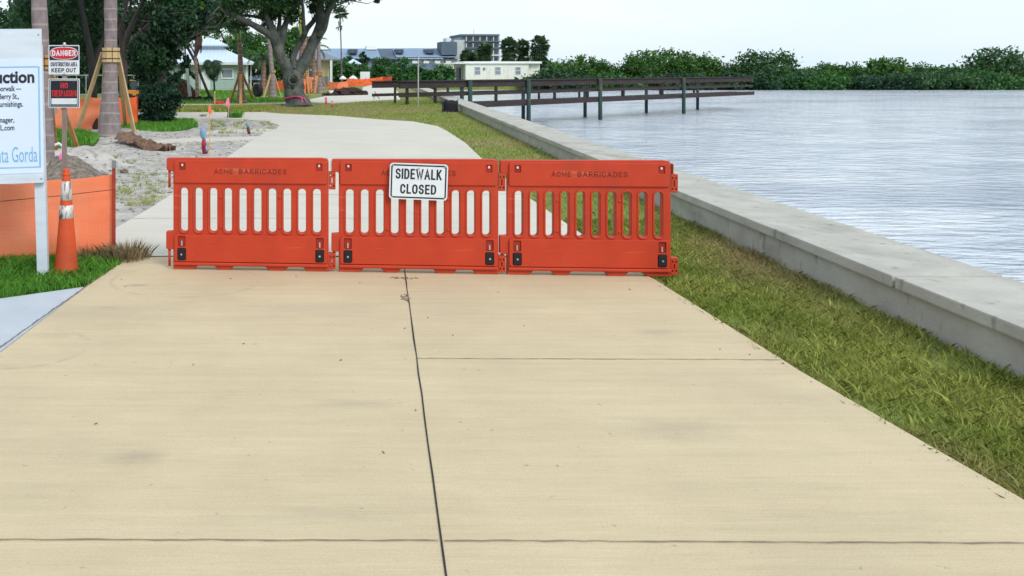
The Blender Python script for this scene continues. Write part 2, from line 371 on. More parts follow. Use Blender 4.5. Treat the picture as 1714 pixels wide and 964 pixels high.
def weave(m, n, l, mp, c):
    tc = n.new('ShaderNodeTexCoord'); out = c
    for d in ('X', 'Z'):
        wv = n.new('ShaderNodeTexWave'); wv.bands_direction = d; wv.inputs['Scale'].default_value = 26; l.new(tc.outputs['Object'], wv.inputs[0])
        mr = n.new('ShaderNodeMapRange'); mr.inputs[3].default_value = .92; mr.inputs[4].default_value = 1.08; l.new(wv.outputs['Fac'], mr.inputs[0])
        h = n.new('ShaderNodeHueSaturation'); l.new(mr.outputs[0], h.inputs['Value']); l.new(out, h.inputs['Color']); out = h.outputs[0]
    return out
M_mesh = mat('orange_netting', (1.0, .32, .16), .6, (1.0, .24, .10), 1.6, 5, (1, 1, .5), trans=.25, extra=weave)
_n = M_mesh.node_tree.nodes; _l = M_mesh.node_tree.links
_o = _n['Material Output']; _src = _o.inputs[0].links[0].from_socket; _t = _n.new('ShaderNodeBsdfTransparent'); _t.inputs[0].default_value = (1, .9, .85, 1)
_m = _n.new('ShaderNodeMixShader'); _m.inputs[0].default_value = .05; _l.new(_src, _m.inputs[1]); _l.new(_t.outputs[0], _m.inputs[2]); _l.new(_m.outputs[0], _o.inputs[0])   # open weave
M_meshfar = mat('orange_netting_far', (.98, .19, .05), .6, (.88, .13, .035), 1.5, 5, trans=.3)
M_meshdk = mat('orange_netting_folded', (.55, .06, .02), .7, (.42, .045, .015), 3, 5, trans=.2)
M_post = mat('painted_post', (.42, .05, .02), .6, (.28, .035, .02), 9, 6)
M_postg = mat('post_steel', (.22, .22, .23), .6)
M_wire = mat('wire', (.16, .05, .02), .6)
M_wood = mat('fresh_lumber', (.56, .41, .22), .75, (.46, .32, .16), 4, 8, (3, 3, .5), bump=.1)
M_woodr = mat('worn_lumber', (.52, .27, .10), .8, (.36, .18, .07), 4, 8, (3, 3, .5), bump=.1)
M_woodg = mat('gray_lumber', (.30, .24, .21), .85, (.20, .16, .15), 5, 8, (3, 3, .4), bump=.2)
M_dock = mat('dock_timber', (.046, .033, .033), .9, (.024, .018, .019), 3, 7, (.4, .4, 3), bump=.3)
M_pile = mat('green_piling', (.035, .075, .065), .85, (.02, .045, .045), 4, 7, (3, 3, .5), bump=.3, extra=layer((.16, .09, .05), 3, .58, .7, (1, 1, .5), .6))
def rings(s, dark=.62):
    def f(m, n, l, mp, c):
        tc = n.new('ShaderNodeTexCoord'); wv = n.new('ShaderNodeTexWave'); wv.bands_direction = 'Z'; wv.inputs['Scale'].default_value = s
        wv.inputs['Distortion'].default_value = 1.2; wv.inputs['Detail'].default_value = 2; wv.inputs['Detail Scale'].default_value = 1.5
        l.new(tc.outputs['Object'], wv.inputs[0]); mr = n.new('ShaderNodeMapRange'); mr.inputs[1].default_value = .90; mr.inputs[2].default_value = 1
        l.new(wv.outputs['Fac'], mr.inputs[0]); mx = n.new('ShaderNodeMixRGB'); mx.inputs[2].default_value = (.36, .33, .32, 1)
        mr.inputs[4].default_value = .6; l.new(mr.outputs[0], mx.inputs[0]); l.new(c, mx.inputs[1]); return mx.outputs[0]
    return f
M_palm = mat('palm_bark', (.27, .22, .22), .9, (.17, .135, .14), 4, 8, (2, 2, 1), bump=.4, bscale=24, extra=rings(1.15))
M_palmf = mat('far_palm_bark', (.26, .155, .12), .9, (.15, .09, .07), 3, 7, (2, 2, 1), bump=.4, extra=rings(1.0))
M_shaft = mat('crownshaft', (.26, .30, .05), .5, (.16, .22, .04), 2)
M_bark = mat('oak_bark', (.115, .125, .115), .95, (.05, .06, .06), 2.2, 8, (1.5, 1.5, .8), bump=.8, bscale=9, bdist=.08, extra=layer((.16, .17, .13), 1.4, .55, .7, (1, 1, 1), .6, 5))
M_barkd = mat('dark_bark', (.030, .026, .026), .95, (.014, .013, .014), 3, 7, (2, 2, .6), bump=.6)
M_barkp = mat('mauve_bark', (.17, .125, .13), .95, (.10, .075, .085), 3, 7, (2, 2, .6), bump=.5)
M_barkg = mat('pale_gray_bark', (.32, .37, .34), .9, (.22, .26, .25), 3, 7, (2, 2, .6), bump=.3)
def leafmat(name, a, b, sc=.8, isl=.45, tr=.3): return mat(name, a, .5, b, sc, 5, island=isl, trans=tr, lo=.38, hi=.62)
M_leafd = leafmat('dark_leaves', (.036, .105, .036), (.012, .042, .024))
M_leafo = leafmat('oak_leaves', (.062, .155, .040), (.022, .068, .030))
M_leafg = leafmat('green_leaves', (.075, .19, .030), (.030, .09, .020), .5)
M_leafb = leafmat('bush_leaves', (.030, .090, .048), (.010, .032, .024), 2)
M_leafm = leafmat('shoreline_leaves', (.055, .17, .035), (.025, .09, .028), .25)
M_leafy = leafmat('lime_leaves', (.16, .28, .03), (.10, .2, .02), 2)
M_frond = leafmat('palm_fronds', (.055, .12, .045), (.022, .06, .03), 1)
M_fan = leafmat('far_fan_leaves', (.095, .17, .075), (.05, .095, .055), .5)
M_dead = mat('dead_fronds', (.10, .050, .035), .95, (.045, .025, .022), 3, 6, island=.4)
M_mulch = mat('mulch', (.065, .035, .03), .95, (.03, .018, .018), 6, 7, bump=1, bscale=14, bdist=.1)

# ------------------------------------------------------------------ structure: ground, water, paths
wx = lambda Y: 6.53 + .126 * (Y - 22)        # land-side foot of the seawall
WL = -1.5
def struct(name, poly, z0, z1, m, kind='structure'):
    o = MB().prism(poly, z0, z1).build(name, m); o['kind'] = kind; return o
struct('ground', [(-900, -30), (wx(-30) + .2, -30), (wx(108) + .2, 108), (20, 116), (29.5, 143), (420, 150), (900, 165), (900, 1800), (-900, 1800)], -3.2, 0, M_lawn)
o = MB().add([(wx(-30) - 3, -60, WL), (1500, -60, WL), (1500, 400, WL), (-20, 400, WL), (-20, 90, WL)], [(0, 1, 2, 3, 4)]).build('water', M_water); o['kind'] = 'structure'

M_bank = mat('shore_rock', (.22, .20, .16), .95, (.07, .075, .05), .8, 7)
def grid_sheet(name, x0, x1, y0, y1, nx, ny, hf, m, kind='structure'):
    xs = np.linspace(x0, x1, nx); ys = np.linspace(y0, y1, ny); mb = MB()
    vs = [(x, y, hf(x, y)) for y in ys for x in xs]
    mb.add(vs, [(j * nx + i, j * nx + i + 1, (j + 1) * nx + i + 1, (j + 1) * nx + i) for j in range(ny - 1) for i in range(nx - 1)])
    o = mb.build(name, m, smooth=True); o['kind'] = kind; return o
from mathutils import noise
def hs(x, y):
    h = .028 + .012 * noise.noise((x * 1.3, y * 1.3, 0)) + .012 * noise.noise((x * 5, y * 5, 3)) + .006 * noise.noise((x * 13, y * 13, 5))
    for cx, cy, rx, ry, hh in ((-4.35, 23.1, 1.6, 1.2, .16), (-3.95, 15.1, 1.1, 1.5, .26), (-3.3, 15.6, .7, .7, .20), (-3.5, 21.6, 1.0, .9, .10)):
        d = ((x - cx) / rx) ** 2 + ((y - cy) / ry) ** 2
        h += hh * math.exp(-d * 1.5) * (1 + .35 * noise.noise((x * 3, y * 3, 9)))
    if x < -9: h -= .03
    return max(h, .006)
grid_sheet('sand', -9.5, 1.3, 8.0, 33.2, 170, 330, hs, M_sand)
# main path (prism, top at 5 cm), traced on the ground
pz = .05
pl = [G5(196, 380), G5(252, 347.6), G5(290, 322.5), G5(384, 260), G5(424.5, 233), G5(433, 228.5), G5(444, 221), G5(463, 215.6), G5(467.4, 209.5), G5(444, 202.5), G5(402, 199.5), G5(365, 198), G5(295, 197), G5(200, 197.5), G5(60, 198),
      G5(60, 188), G5(200, 187.8), G5(295, 187.8), G5(441, 187.5), G5(470, 190), G5(560, 193.5), G5(640, 200), G5(690, 203), G5(733, 211), G5(749, 219.6), G5(779, 239), G5(790.5, 250), G5(807, 265.5), G5(840, 293), G5(890, 334), Vector((3.25, 7.89, 0)),
      Vector((-1.33, 7.89, 0)), Vector((-1.36, 8.05, 0)), Vector((-1.85, 8.15, 0))]
struct('path', [(p.x, p.y) for p in pl], -.05, pz, M_path)
struct('path', [(p.x, p.y) for p in (G5(250, 238.5), G5(424, 233.2), G5(434, 228.6), G5(252, 233.5))], -.05, .058, M_path)
struct('path', [(p.x, p.y) for p in (G5(340, 221.5), G5(443, 221), G5(461, 215.8), G5(375, 216.5))], -.05, .054, M_path)
# far footpath
pf = [G5(250, 178), G5(295, 177.2), G5(400, 176.2), G5(479, 174.5), G5(518, 171), G5(558, 172), G5(599, 169.3), G5(640, 167), G5(671, 166), G5(670, 158.5), G5(656, 141.8), G5(620, 142.8), G5(607, 145.5), G5(606, 159), G5(548, 160.5), G5(512, 167.5), G5(477, 171.6), G5(400, 173.6), G5(295, 174.5), G5(250, 175)]
struct('footpath', [(p.x, p.y) for p in pf], -.05, .05, M_path)
# tan slab and its neighbour
slab = [(-1.36, 8.07), (3.28, 8.07), (3.32, 7.2), (3.18, 5.0), (3.1, -3), (-2.9, -3), (-2.1, 3.0), (-1.72, 5.33), (-1.52, 7.0), (-1.41, 7.7)]
slab = [ks(p) for p in slab]
struct('pavement', slab, -.1, .045, M_slab)
struct('sidewalk', [ks(p) for p in [(-1.535, 6.99), (-1.735, 5.33), (-2.115, 3.0), (-2.9, -3), (-14, -3), (-14, 4.9), (-2.12, 6.63)]], -.1, .04, M_grayslab)
# joint line and saw cut
def zig(a, b, n, amp, wd, z, seed=1):
    q = random.Random(seed); a, b = Vector(a), Vector(b); mb = MB(); d = (b - a); nrm = Vector((-d.y, d.x)).normalized(); pts = []
    for i in range(n + 1):
        p = a + d * (i / n) + nrm * q.uniform(-amp, amp); ww = wd * q.uniform(.6, 1.2); pts.append((p - nrm * ww / 2, p + nrm * ww / 2))
    vs = [(*p, z) for pr in pts for p in pr]
    return mb.add(vs, [(2 * i, 2 * i + 1, 2 * i + 3, 2 * i + 2) for i in range(n)])
o = zig(ks((1.285, 8.06)), (.24, 0), 26, .002, .009, .049).build('pavement_joint', M_joint); o['kind'] = 'structure'
o = zig(ks((.92, 5.225)), ks((3.18, 5.20)), 50, .004, .007, .049, 2).build('pavement_joint', M_cut); o['kind'] = 'structure'
o = zig((-2.0, 3.13), (.63, 3.12), 50, .003, .007, .049, 31).build('pavement_joint', M_cut); o['kind'] = 'structure'
o = zig((.65, 3.12), (3.03, 3.10), 50, .003, .007, .049, 32).build('pavement_joint', M_cut); o['kind'] = 'structure'
o = zig((-1.33, 7.885), (3.24, 7.885), 60, .004, .016, .0535, 3).build('pavement_joint', M_cut); o['kind'] = 'structure'
o = zig((1.2, 9.9), (-1.7, 9.9), 40, .004, .01, .0535, 4).build('pavement_joint', M_cut); o['kind'] = 'structure'
for i, yy in enumerate((11.8, 14.2, 16.8, 19.6, 22.6)):
    x0 = {11.8: -1.5, 14.2: -1.2, 16.8: -.75, 19.6: -.3, 22.6: 0}[yy]
    o = zig((x0, yy), (3.6 + (yy - 11.8) * .12, yy), 40, .004, .011, .0535, 5 + i).build('pavement_joint', M_cut); o['kind'] = 'structure'
o = zig(ks((-1.41, 7.7)), ks((-1.53, 6.99)), 20, .006, .016, .0475, 21).build('pavement_joint', M_mound); o['kind'] = 'structure'
o = zig(ks((-1.528, 6.99)), ks((-2.11, 3.0)), 120, .004, .010, .0475, 22).build('pavement_joint', M_mound); o['kind'] = 'structure'
# lawn patches (bases just above the sand)
def gpoly(pts): return [(p.x, p.y) for p in (G(*q) for q in pts)]
struct('lawn', [(-14, 4.83), (-2.07, 6.49), (-1.517, 6.84), (-1.395, 7.5), (-1.36, 7.88), (-1.9, 8.1), (-14, 8.1)], -.1, .02, M_lawn2)
ell = lambda cx, cy, rx, ry, n=24: [(cx + rx * math.cos(2 * math.pi * k / n) * (1 + .12 * math.sin(3 * k)), cy + ry * math.sin(2 * math.pi * k / n)) for k in range(n)]
struct('lawn', gpoly([(196, 226), (225, 228), (255, 227), (300, 222), (332, 214), (325, 206), (290, 204.5), (200, 203), (180, 206), (186, 215)]), -.1, .06, M_lawn2)
struct('lawn', gpoly([(60, 250), (120, 250), (158, 246), (166, 238), (140, 229), (60, 227)]), -.1, .09, M_lawn2)

# ------------------------------------------------------------------ grass geometry
def inpoly(X, Y, poly):
    c = np.zeros(len(X), bool); n = len(poly); j = n - 1
    for i in range(n):
        xi, yi = poly[i][:2]; xj, yj = poly[j][:2]
        m = ((yi > Y) != (yj > Y)) & (X < (xj - xi) * (Y - yi) / ((yj - yi) or 1e-9) + xi); c ^= m; j = i
    return c
def blades(name, poly, n, h, wd, m, z=0.0, label=None, dens=None, lean=.5):
    P_ = np.array(poly)[:, :2]; lo = P_.min(0); hi = P_.max(0)
    X = rng.uniform(lo[0], hi[0], n); Y = rng.uniform(lo[1], hi[1], n); k = inpoly(X, Y, poly)
    if dens is not None: k &= dens(X, Y)
    X, Y = X[k], Y[k]; n = len(X); a = rng.uniform(0, 2 * np.pi, n); H = h * rng.uniform(.45, 1.15, n); W = wd * rng.uniform(.7, 1.3, n)
    b = rng.uniform(0, 2 * np.pi, n); ln = H * rng.uniform(.1, lean * 1.6, n)
    base = np.stack([X, Y, np.full(n, z)], 1); s = np.stack([np.cos(a) * W, np.sin(a) * W, np.zeros(n)], 1)
    tip = base + np.stack([np.cos(b) * ln, np.sin(b) * ln, H], 1)
    mid = base + np.stack([np.cos(b) * ln * .35, np.sin(b) * ln * .35, H * .6], 1)
    V = np.stack([base - s, base + s, mid + s * .7, tip, mid - s * .7], 1).reshape(-1, 3)
    o = npmesh(name, V, 5, m); o['kind'] = 'stuff'
    if label: o['label'] = label; o['category'] = 'grass'
    return o
blades('grass', [(-7, 5.80), (-2.07, 6.49), (-1.49, 6.84), (-1.37, 7.5), (-1.36, 8.0), (-7, 8.05)], 70000, .075, .0035, M_blade, .02, 'lush green grass under the construction notice board', lean=.8)
blades('grass', gpoly([(196, 226), (225, 228), (255, 227), (300, 222), (332, 214), (325, 206), (290, 204.5), (200, 203), (180, 206), (186, 215)]), 14000, .14, .012, M_blade, .06, 'bright green grass patch right of the braced palm')
blades('grass', gpoly([(60, 250), (120, 250), (158, 246), (166, 238), (140, 229), (60, 227)]), 12000, .16, .009, M_blade, .09, 'green grass patch left of the braced palm')
verge = [(3.22, 7.8), (3.21, 7.02), (3.07, 4.88), (3.03, 2), (wx(2) - .02, 2), (wx(40) - .05, 40), (wx(60), 60), (G(671, 166).x, 52.6), (G(640, 167).x, 51.3), (G(599, 169.3).x, 49), (G(558, 172).x, 46.5)] + \
        [(G(518, 171).x, 47.4), (G(479, 174.5).x, 44.5), (G(441, 187).x, 36.6)] + [(q.x - .01, q.y) for q in pl[19:30]]
blades('grass', verge, 150000, .07, .008, M_bladedry, 0, 'patchy green and brown grass strip beside the seawall',
       dens=lambda X, Y: rng.uniform(0, 1, len(X)) < np.clip(1.25 - Y / 50, .3, 1), lean=.8)
blades('grass', [p for p in verge if p[1] <= 8.0][:4] + [(wx(2) - .02, 2), (wx(10) - .03, 10), (3.45, 10)], 120000, .055, .0032, M_bladedry, 0, 'close cropped patchy grass at the near end of the seawall', lean=1.1,
       dens=lambda X, Y: (np.sin(X * 5 + 1.7 * Y) * np.sin(3.1 * Y - 2 * X) + .6 * np.sin(9 * X) * np.sin(7 * Y + X) > rng.uniform(-1.3, .5, len(X))))
blades('grass', gpoly([(200, 187), (441, 187), (470, 178), (479, 175), (400, 176.8), (200, 178.5)]), 22000, .10, .02, M_bladedry, 0, 'mown green grass strip between the two paths')
blades('grass', gpoly([(180, 174), (470, 171), (520, 164), (470, 153), (300, 151), (180, 151)]), 16000, .20, .035, M_blade, 0, 'green lawn in front of the pale green house',
       dens=lambda X, Y: (np.sin(X * 1.1 + Y * .3) + np.sin(X * .37 - Y * .6) > -.3))
# weeds dotted over the sand
def tufts(name, pts, h, nb, m, label, wd=.006, spread=.05):
    V = []
    for (x, y, z, s) in pts:
        for _ in range(nb):
            a = rng.uniform(0, 6.28); r = rng.uniform(0, spread) * s; b = np.array([x + r * np.cos(a), y + r * np.sin(a), z]); H = h * s * rng.uniform(.5, 1.1)
            l = H * rng.uniform(.3, 1.1); t = b + np.array([np.cos(a) * l, np.sin(a) * l, H]); c = rng.uniform(0, 6.28); w_ = wd * s
            V += [b - [w_ * np.cos(c), w_ * np.sin(c), 0], b + [w_ * np.cos(c), w_ * np.sin(c), 0], t]
    o = npmesh(name, np.array(V), 3, m); o['kind'] = 'stuff'; o['label'] = label; o['category'] = 'weeds'; return o
pts = []
for (u, v, k, sp) in ((258, 318, 34, 26), (225, 345, 22, 16), (190, 330, 10, 20), (245, 300, 20, 22), (225, 275, 14, 25), (160, 262, 30, 12), (295, 245, 12, 30), (205, 288, 8, 12), (250, 340, 26, 18), (340, 250, 10, 20), (210, 322, 14, 10)):
    for _ in range(k):
        g = G(u + rnd.gauss(0, sp), v + rnd.gauss(0, 5)); 
        if inpoly(np.array([g.x]), np.array([g.y]), [(p.x, p.y) for p in pl])[0] or g.y < 8.45: continue
        pts.append((g.x, g.y, hs(g.x, g.y), rnd.uniform(.5, 1.3)))
tufts('weeds', pts, .07, 9, M_bladedry, 'small green weeds scattered over the pale sand', .005, .07)
pts = [(*G(rnd.uniform(350, 460), rnd.uniform(203, 226)).xy, .04, rnd.uniform(.5, 1.2)) for _ in range(160)]
pts = [p for p in pts if not inpoly(np.array([p[0]]), np.array([p[1]]), [(q.x, q.y) for q in pl])[0]]
tufts('weeds', pts, .09, 8, M_bladedry, 'low weeds on the sand island in the path bend', .012)
# coarse tufts on their own
def tuft_thing(u, v, h, nb, m, label, wd, spread, name='grass_tuft'):
    g = G(u, v); V = []
    for _ in range(nb):
        a = rng.uniform(0, 6.28); r = rng.uniform(0, spread); b = np.array([g.x + r * np.cos(a), g.y + r * np.sin(a), .02]); H = h * rng.uniform(.4, 1.1)
        l = H * rng.uniform(.1, .9); t = b + np.array([np.cos(a) * l, np.sin(a) * l, H]); c = rng.uniform(0, 6.28); w_ = wd
        md = (b + t) / 2 + np.array([0, 0, H * .15]); d = np.array([w_ * np.cos(c), w_ * np.sin(c), 0]); V += [b - d, b + d, md + d * .7, t, md - d * .7]
    o = npmesh(name, np.array(V), 5, m); tag(o, label, 'tuft'); return o
tuft_thing(396, 199, .32, 260, M_blade, 'dark green grass tuft at the path edge behind the sand island', .012, .22)
tuft_thing(340, 197, .14, 90, M_bladedry, 'small pale tuft on the far edge of the sand island', .01, .12)
tuft_thing(212, 440, .17, 900, M_weed, 'dry brown weed clump at the foot of the orange fence post', .0025, .20, 'weed_clump')
tuft_thing(160, 436, .15, 500, M_weed, 'dark wispy weeds between the traffic cone and the fence post', .0025, .20, 'weed_clump')

def hm(x, y):
    d = ((x + 3.26) / .50) ** 2 + ((y - 13.6) / .8) ** 2; return .44 * math.exp(-d * 1.3) * (1 + .25 * noise.noise((x * 3, y * 3, 1)) + .12 * noise.noise((x * 9, y * 9, 4))) - .02
o = grid_sheet('dirt_mound', -4.6, -1.9, 12.0, 15.2, 60, 60, lambda x, y: hm(x, y) + .035 * noise.noise((x * 16, y * 16, 0)), M_mound); del o['kind']; tag(o, 'heap of gray dirt behind the orange netting and the traffic cone', 'dirt heap')
# small clods on the sand, twigs and specks on the slab
mb = MB()
for i in range(900):
    u, v = rnd.uniform(100, 460), 228 + 200 * rnd.random() ** 1.6
    g = G(u, v)
    if inpoly(np.array([g.x]), np.array([g.y]), [(p.x, p.y) for p in pl])[0] or g.y < 8.5: continue
    s = rnd.uniform(.008, .034); mb.blob((g.x, g.y, hs(g.x, g.y)), (s, s, s * .6), 6, 4, .3, i)
tag(mb.build('pebbles', M_mound, smooth=False), 'small gray pebbles and clods strewn on the sand', 'pebbles', kind='stuff')
g = G(208, 293); o = MB().blob((g.x, g.y, .06), (.07, .06, .05), 9, 6, .25, 4).build('rock', M_mound, origin=(g.x, g.y, 0)); tag(o, 'largest gray clod lying on the sand right of the orange fence', 'rock')
mb = MB()
for i in range(64):
    x, y = rnd.uniform(-1.3, 3.0), 3 + 4.4 * rnd.random() ** .6
    if i < 22: x, y = 1.145 + rnd.gauss(0, .05), 7.06 + rnd.gauss(0, .015)
    elif i < 44: x, y = 1.055 + rnd.gauss(0, .018), 6.44 + rnd.gauss(0, .05)
    a = rnd.uniform(0, 3.1); l = rnd.uniform(.003, .02 if i < 44 else .010); mb.bar((x - l * math.cos(a), y - l * math.sin(a), .048), (x + l * math.cos(a), y + l * math.sin(a), .05), .004, .004)
tag(mb.build('debris', M_mound), 'tiny dry leaf bits on the tan pavement and its joint', 'debris', kind='stuff')

# ------------------------------------------------------------------ seawall and dock
t = thing('seawall', 'low pale concrete seawall running along the water', 'seawall', (wx(30), 30, 0))
sw = MB()
def wallprism(a, b, x0, x1, z0, z1): 
    return [(wx(a) + x0, a, z0), (wx(a) + x1, a, z0), (wx(b) + x1, b, z0), (wx(b) + x0, b, z0), (wx(a) + x0, a, z1), (wx(a) + x1, a, z1), (wx(b) + x1, b, z1), (wx(b) + x0, b, z1)]
BX = [(0, 1, 2, 3), (4, 5, 6, 7), (0, 1, 5, 4), (2, 3, 7, 6), (0, 3, 7, 4), (1, 2, 6, 5)]
sw.add(wallprism(-6, 107, 0.0, .35, -3.0, .24), BX); sw.build('wall', M_wallc, t)
y = -6
while y < 106:
    MB().add(wallprism(y, y + 5.97, -.05, .75, .243, .33), BX).build('cap', M_wallc, t, bevel=.012); y += 6

D0 = G(668, 176); D0 = Vector((D0.x, D0.y, 0)); dd = Vector((.77, .64, 0)).normalized(); dn = Vector((-dd.y, dd.x, 0))
t = thing('dock', 'dark timber dock with guard rails and green pilings over the water', 'dock', D0)
def dp(s, off, z): return D0 + dd * s + dn * off + Vector((0, 0, z))
def s_at(u):  # distance along the dock where its near rail meets photo column u
    k = (u - CU) / F; return (k * D0.y - D0.x) / (dd.x - k * dd.y)
LEN = 46; off2 = 1.9
mb = MB(); mb.box(dp(LEN / 2 + 4, off2 / 2, -.13), (LEN - 8, off2 + .1, .14), Matrix.Rotation(math.atan2(dd.y, dd.x), 3, 'Z')); mb.build('deck', M_dock, t)
MB().bar(dp(4.9, -.09, -.16), dp(LEN, -.09, -.16), .06, .30).build('deck_beam', M_dock, t)
for off, nm in ((0, 0), (off2, 1)):
    MB().bar(dp(0, off, 1.03), dp(LEN, off, 1.03), .05, .34).build('rail', M_dock, t)
    MB().bar(dp(-.1, off - .02, 1.23), dp(LEN, off - .02, 1.23), .2, .04).build('rail_cap', M_dock, t)
    MB().bar(dp(0, off, .48), dp(LEN, off, .48), .05, .16).build('rail', M_dock, t)
for u in (683, 730, 832, 930, 985, 1045, 1110): 
    s = s_at(u)
    if s < LEN: MB().bar(dp(s, .07, -.1), dp(s, .07, 1.2), .15, .13).build('rail_post', M_dock, t)
for s in (1.9, 6.5, 11.2, 16, 21, 27, 33, 39): MB().bar(dp(s, off2 + .07, -.1), dp(s, off2 + .07, 1.2), .12, .12).build('rail_post', M_dock, t)
for u in (782, 880, 1000, 1140):
    s = s_at(u)
    if s < LEN: MB().tube([dp(s, -.2, -3.0), dp(s, -.2, 1.27)], [.14, .125], 12).build('piling', M_pile, t, smooth=True)
for s in (8, 14.4, 22, 31, 40): MB().tube([dp(s, off2 + .2, -3.0), dp(s, off2 + .2, 1.27)], .12, 10).build('piling', M_pile, t, smooth=True)
# pole, black drain guard, little rods
g = G(700, 178); o = MB().tube([g, P(700, 93, g.y)], .035, 8).build('pole', M_steel, origin=g); tag(o, 'thin tall gray metal pole in the grass before the dock', 'pole')
g = G(753, 187.5); t = thing('fabric_barrier', 'black fabric barrier box between stakes beside the seawall', 'barrier', g)
mb = MB(); mb.lathe([(.30, 0), (.29, .2), (.31, .38), (.29, .50), (.27, .47), (.28, .25), (.27, .02)], 4 * 5, g)
for i, q in enumerate(mb.v):
    q = Vector(q) - g; a = math.atan2(q.y, q.x); r = q.xy.length; f = 1 / max(abs(math.cos(a)), abs(math.sin(a))); f = min(f, 1.25)
    mb.v[i] = tuple(g + Vector((q.x * f, q.y * f, q.z + .03 * math.sin(a * 7) * (q.z > .3))))
mb.build('fabric', M_blackp, t, smooth=True)
for dx in (-.31, .33): MB().tube([g + Vector((dx, -.1, 0)), g + Vector((dx, -.1, .68))], .012, 6).build('stake', M_postg, t)
for (u, v, u2, v2, lab) in ((626, 167, 626, 159, 'short upright rod on the far path'), (636, 167, 627, 153, 'leaning dark rod on the far path'), (663, 167, 662, 157, 'thin rod at the left end of the dock'), (671, 168, 671, 159, 'thin rod in the grass at the dock end')):
    g = G(u, v); o = MB().tube([g, P(u2, v2, g.y)], .03, 6).build('rod', M_postg, origin=g); tag(o, lab, 'rod')

# ------------------------------------------------------------------ barricades
SB = 1 / 186.0      # metres per photo pixel at the barricades
bar_w, slot_p = 1.425, .1335
def make_barricade():
    t = thing('barricade', 'orange plastic barricade at the left end of the row, bare of any sign', 'barricade', group='orange plastic barricades across the path', world=False)
    W = 1.405
    out = [(0, 0)]
    for a, b in ((.20, .40), (.53, .86), (1.02, 1.20)):
        out += [(a - .012, 0), (a + .025, .034), (b - .025, .034), (b + .012, 0)]
    out += [(W, 0), (W, .985), (W - .012, 1.008), (W - .06, 1.015), (.0, 1.008), (-.055, 1.006), (-.062, .998), (-.062, .905), (-.05, .895), (-.008, .89), (0, .88),
            (0, .345), (-.062, .34), (-.066, .33), (-.066, .19), (-.056, .18), (0, .178)]
    def slot(i, r): 
        x = .065 + slot_p * i; return rrect(x - r, x + .068 + r, .342 - r, .738 + r, .03 + r)[::-1]
    vs, fs = curve_mesh([out] + [slot(i, 0) for i in range(10)], .060, .006); body = MB().add(vs, fs)
    # raised panels above and below the pickets, collars round the slots
    for i in range(10):
        vs, fs = curve_mesh([slot(i, .017), slot(i, .002)], .078, .004, 2); body.add(vs, fs)
    def recess_holes(z, h, wd, xs): return [rrect(x - wd / 2, x + wd / 2, z, z + h, .01)[::-1] for x in xs]
    vs, fs = curve_mesh([rrect(.012, W - .012, .785, .992, .02)] + recess_holes(.900, .066, .056, (.085, W - .085)), .096, .004); body.add(vs, fs)
    vs, fs = curve_mesh([rrect(.012, W - .012, .075, .318, .02)] + recess_holes(.208, .095, .066, (.08, W - .08)) + recess_holes(.088, .108, .075, (.08, W - .08)), .100, .004); body.add(vs, fs)
    vs, fs = curve_mesh([rrect(.004, W - .004, .041, .069, .010)], .112, .008); body.add(vs, fs)
    o = body.build('body', M_plastic, t)
    for p in o.data.polygons: p.use_smooth = False
    # recess backs in darker plastic as painted shade, bolts, black blocks
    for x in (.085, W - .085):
        MB().box((x, -.033, .933), (.054, .008, .064)).build('recess', M_plasshade, t)
        vs, fs = curve_mesh([rrect(x - .008, x + .008, .936, .958, .0078)], .012); MB().add([(a, b - .040, c) for a, b, c in vs], fs).build('pin_hole_disc', M_plasshade if x > 1 and False else M_pinw, t)
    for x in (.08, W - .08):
        MB().box((x, -.033, .255), (.060, .008, .088)).build('recess', M_plasshade, t)
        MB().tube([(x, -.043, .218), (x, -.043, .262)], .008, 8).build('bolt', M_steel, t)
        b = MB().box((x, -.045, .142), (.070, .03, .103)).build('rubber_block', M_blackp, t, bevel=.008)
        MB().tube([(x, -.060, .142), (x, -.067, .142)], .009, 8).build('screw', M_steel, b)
    for x in (.4325, .9665):
        for z in (.655, .385): MB().tube([(x, -.030, z), (x, -.037, z)], [.017, .010], 12).build('boss', M_plastic, t)
    # hanging pins on the left, receiving knuckles on the right
    for z0, z1 in ((.91, .735), (.20, .022)):
        MB().tube([(-.040, 0, z0), (-.040, 0, z1)], [.0125, .011], 10).build('hinge_pin', M_plastic, t, smooth=True)
    for z0, z1 in ((.735, .895), (.018, .165)):
        hs_ = [rrect(W + cx - .005, W + cx + .005, cz, cz + .018, .004, 3)[::-1] for cx in (.016, .046) for cz in (z0 + .022, z1 - .045)]
        hs_.append(rrect(W + .026, W + .034, z0 + .05, z1 - .055, .003, 3)[::-1])
        vs, fs = curve_mesh([rrect(W + .001, W + .062, z0, z1, .006, 3)] + hs_, .056, .003, 2); MB().add(vs, fs).build('hinge_knuckle', M_plastic, t)
    MB().box((W + .022, 0, .925), (.006, .05, .12)).build('hinge_rib', M_plastic, t)
    tx = MB(); block(tx, 'ACME', .375, .545, .868, .915, -.0482, .0085, .30); tx.build('lettering', M_letter, t)
    tx = MB(); block(tx, 'BARRICADES', .60, 1.03, .868, .915, -.0482, .0085, .30); tx.build('lettering', M_letter, t)
    return t
M_pinw = mat('painted_hole_daylight', (.75, .70, .66), .6)  # pale disc colour stands in for daylight seen through the pin hole
b1 = make_barricade()
ba = math.atan2(-.22, 3.24)
bp = Vector(((291 - CU) * 7.42 / F, 7.42, .045)); b1.location = bp; b1.rotation_euler = (0, 0, ba)
b1.scale = (.975,) * 3
step = 1.458
bdir = Vector((math.cos(ba), math.sin(ba), 0))
b2 = copy_thing(b1, bp + bdir * step, 'orange plastic barricade in the middle of the row, carrying the white sidewalk sign')
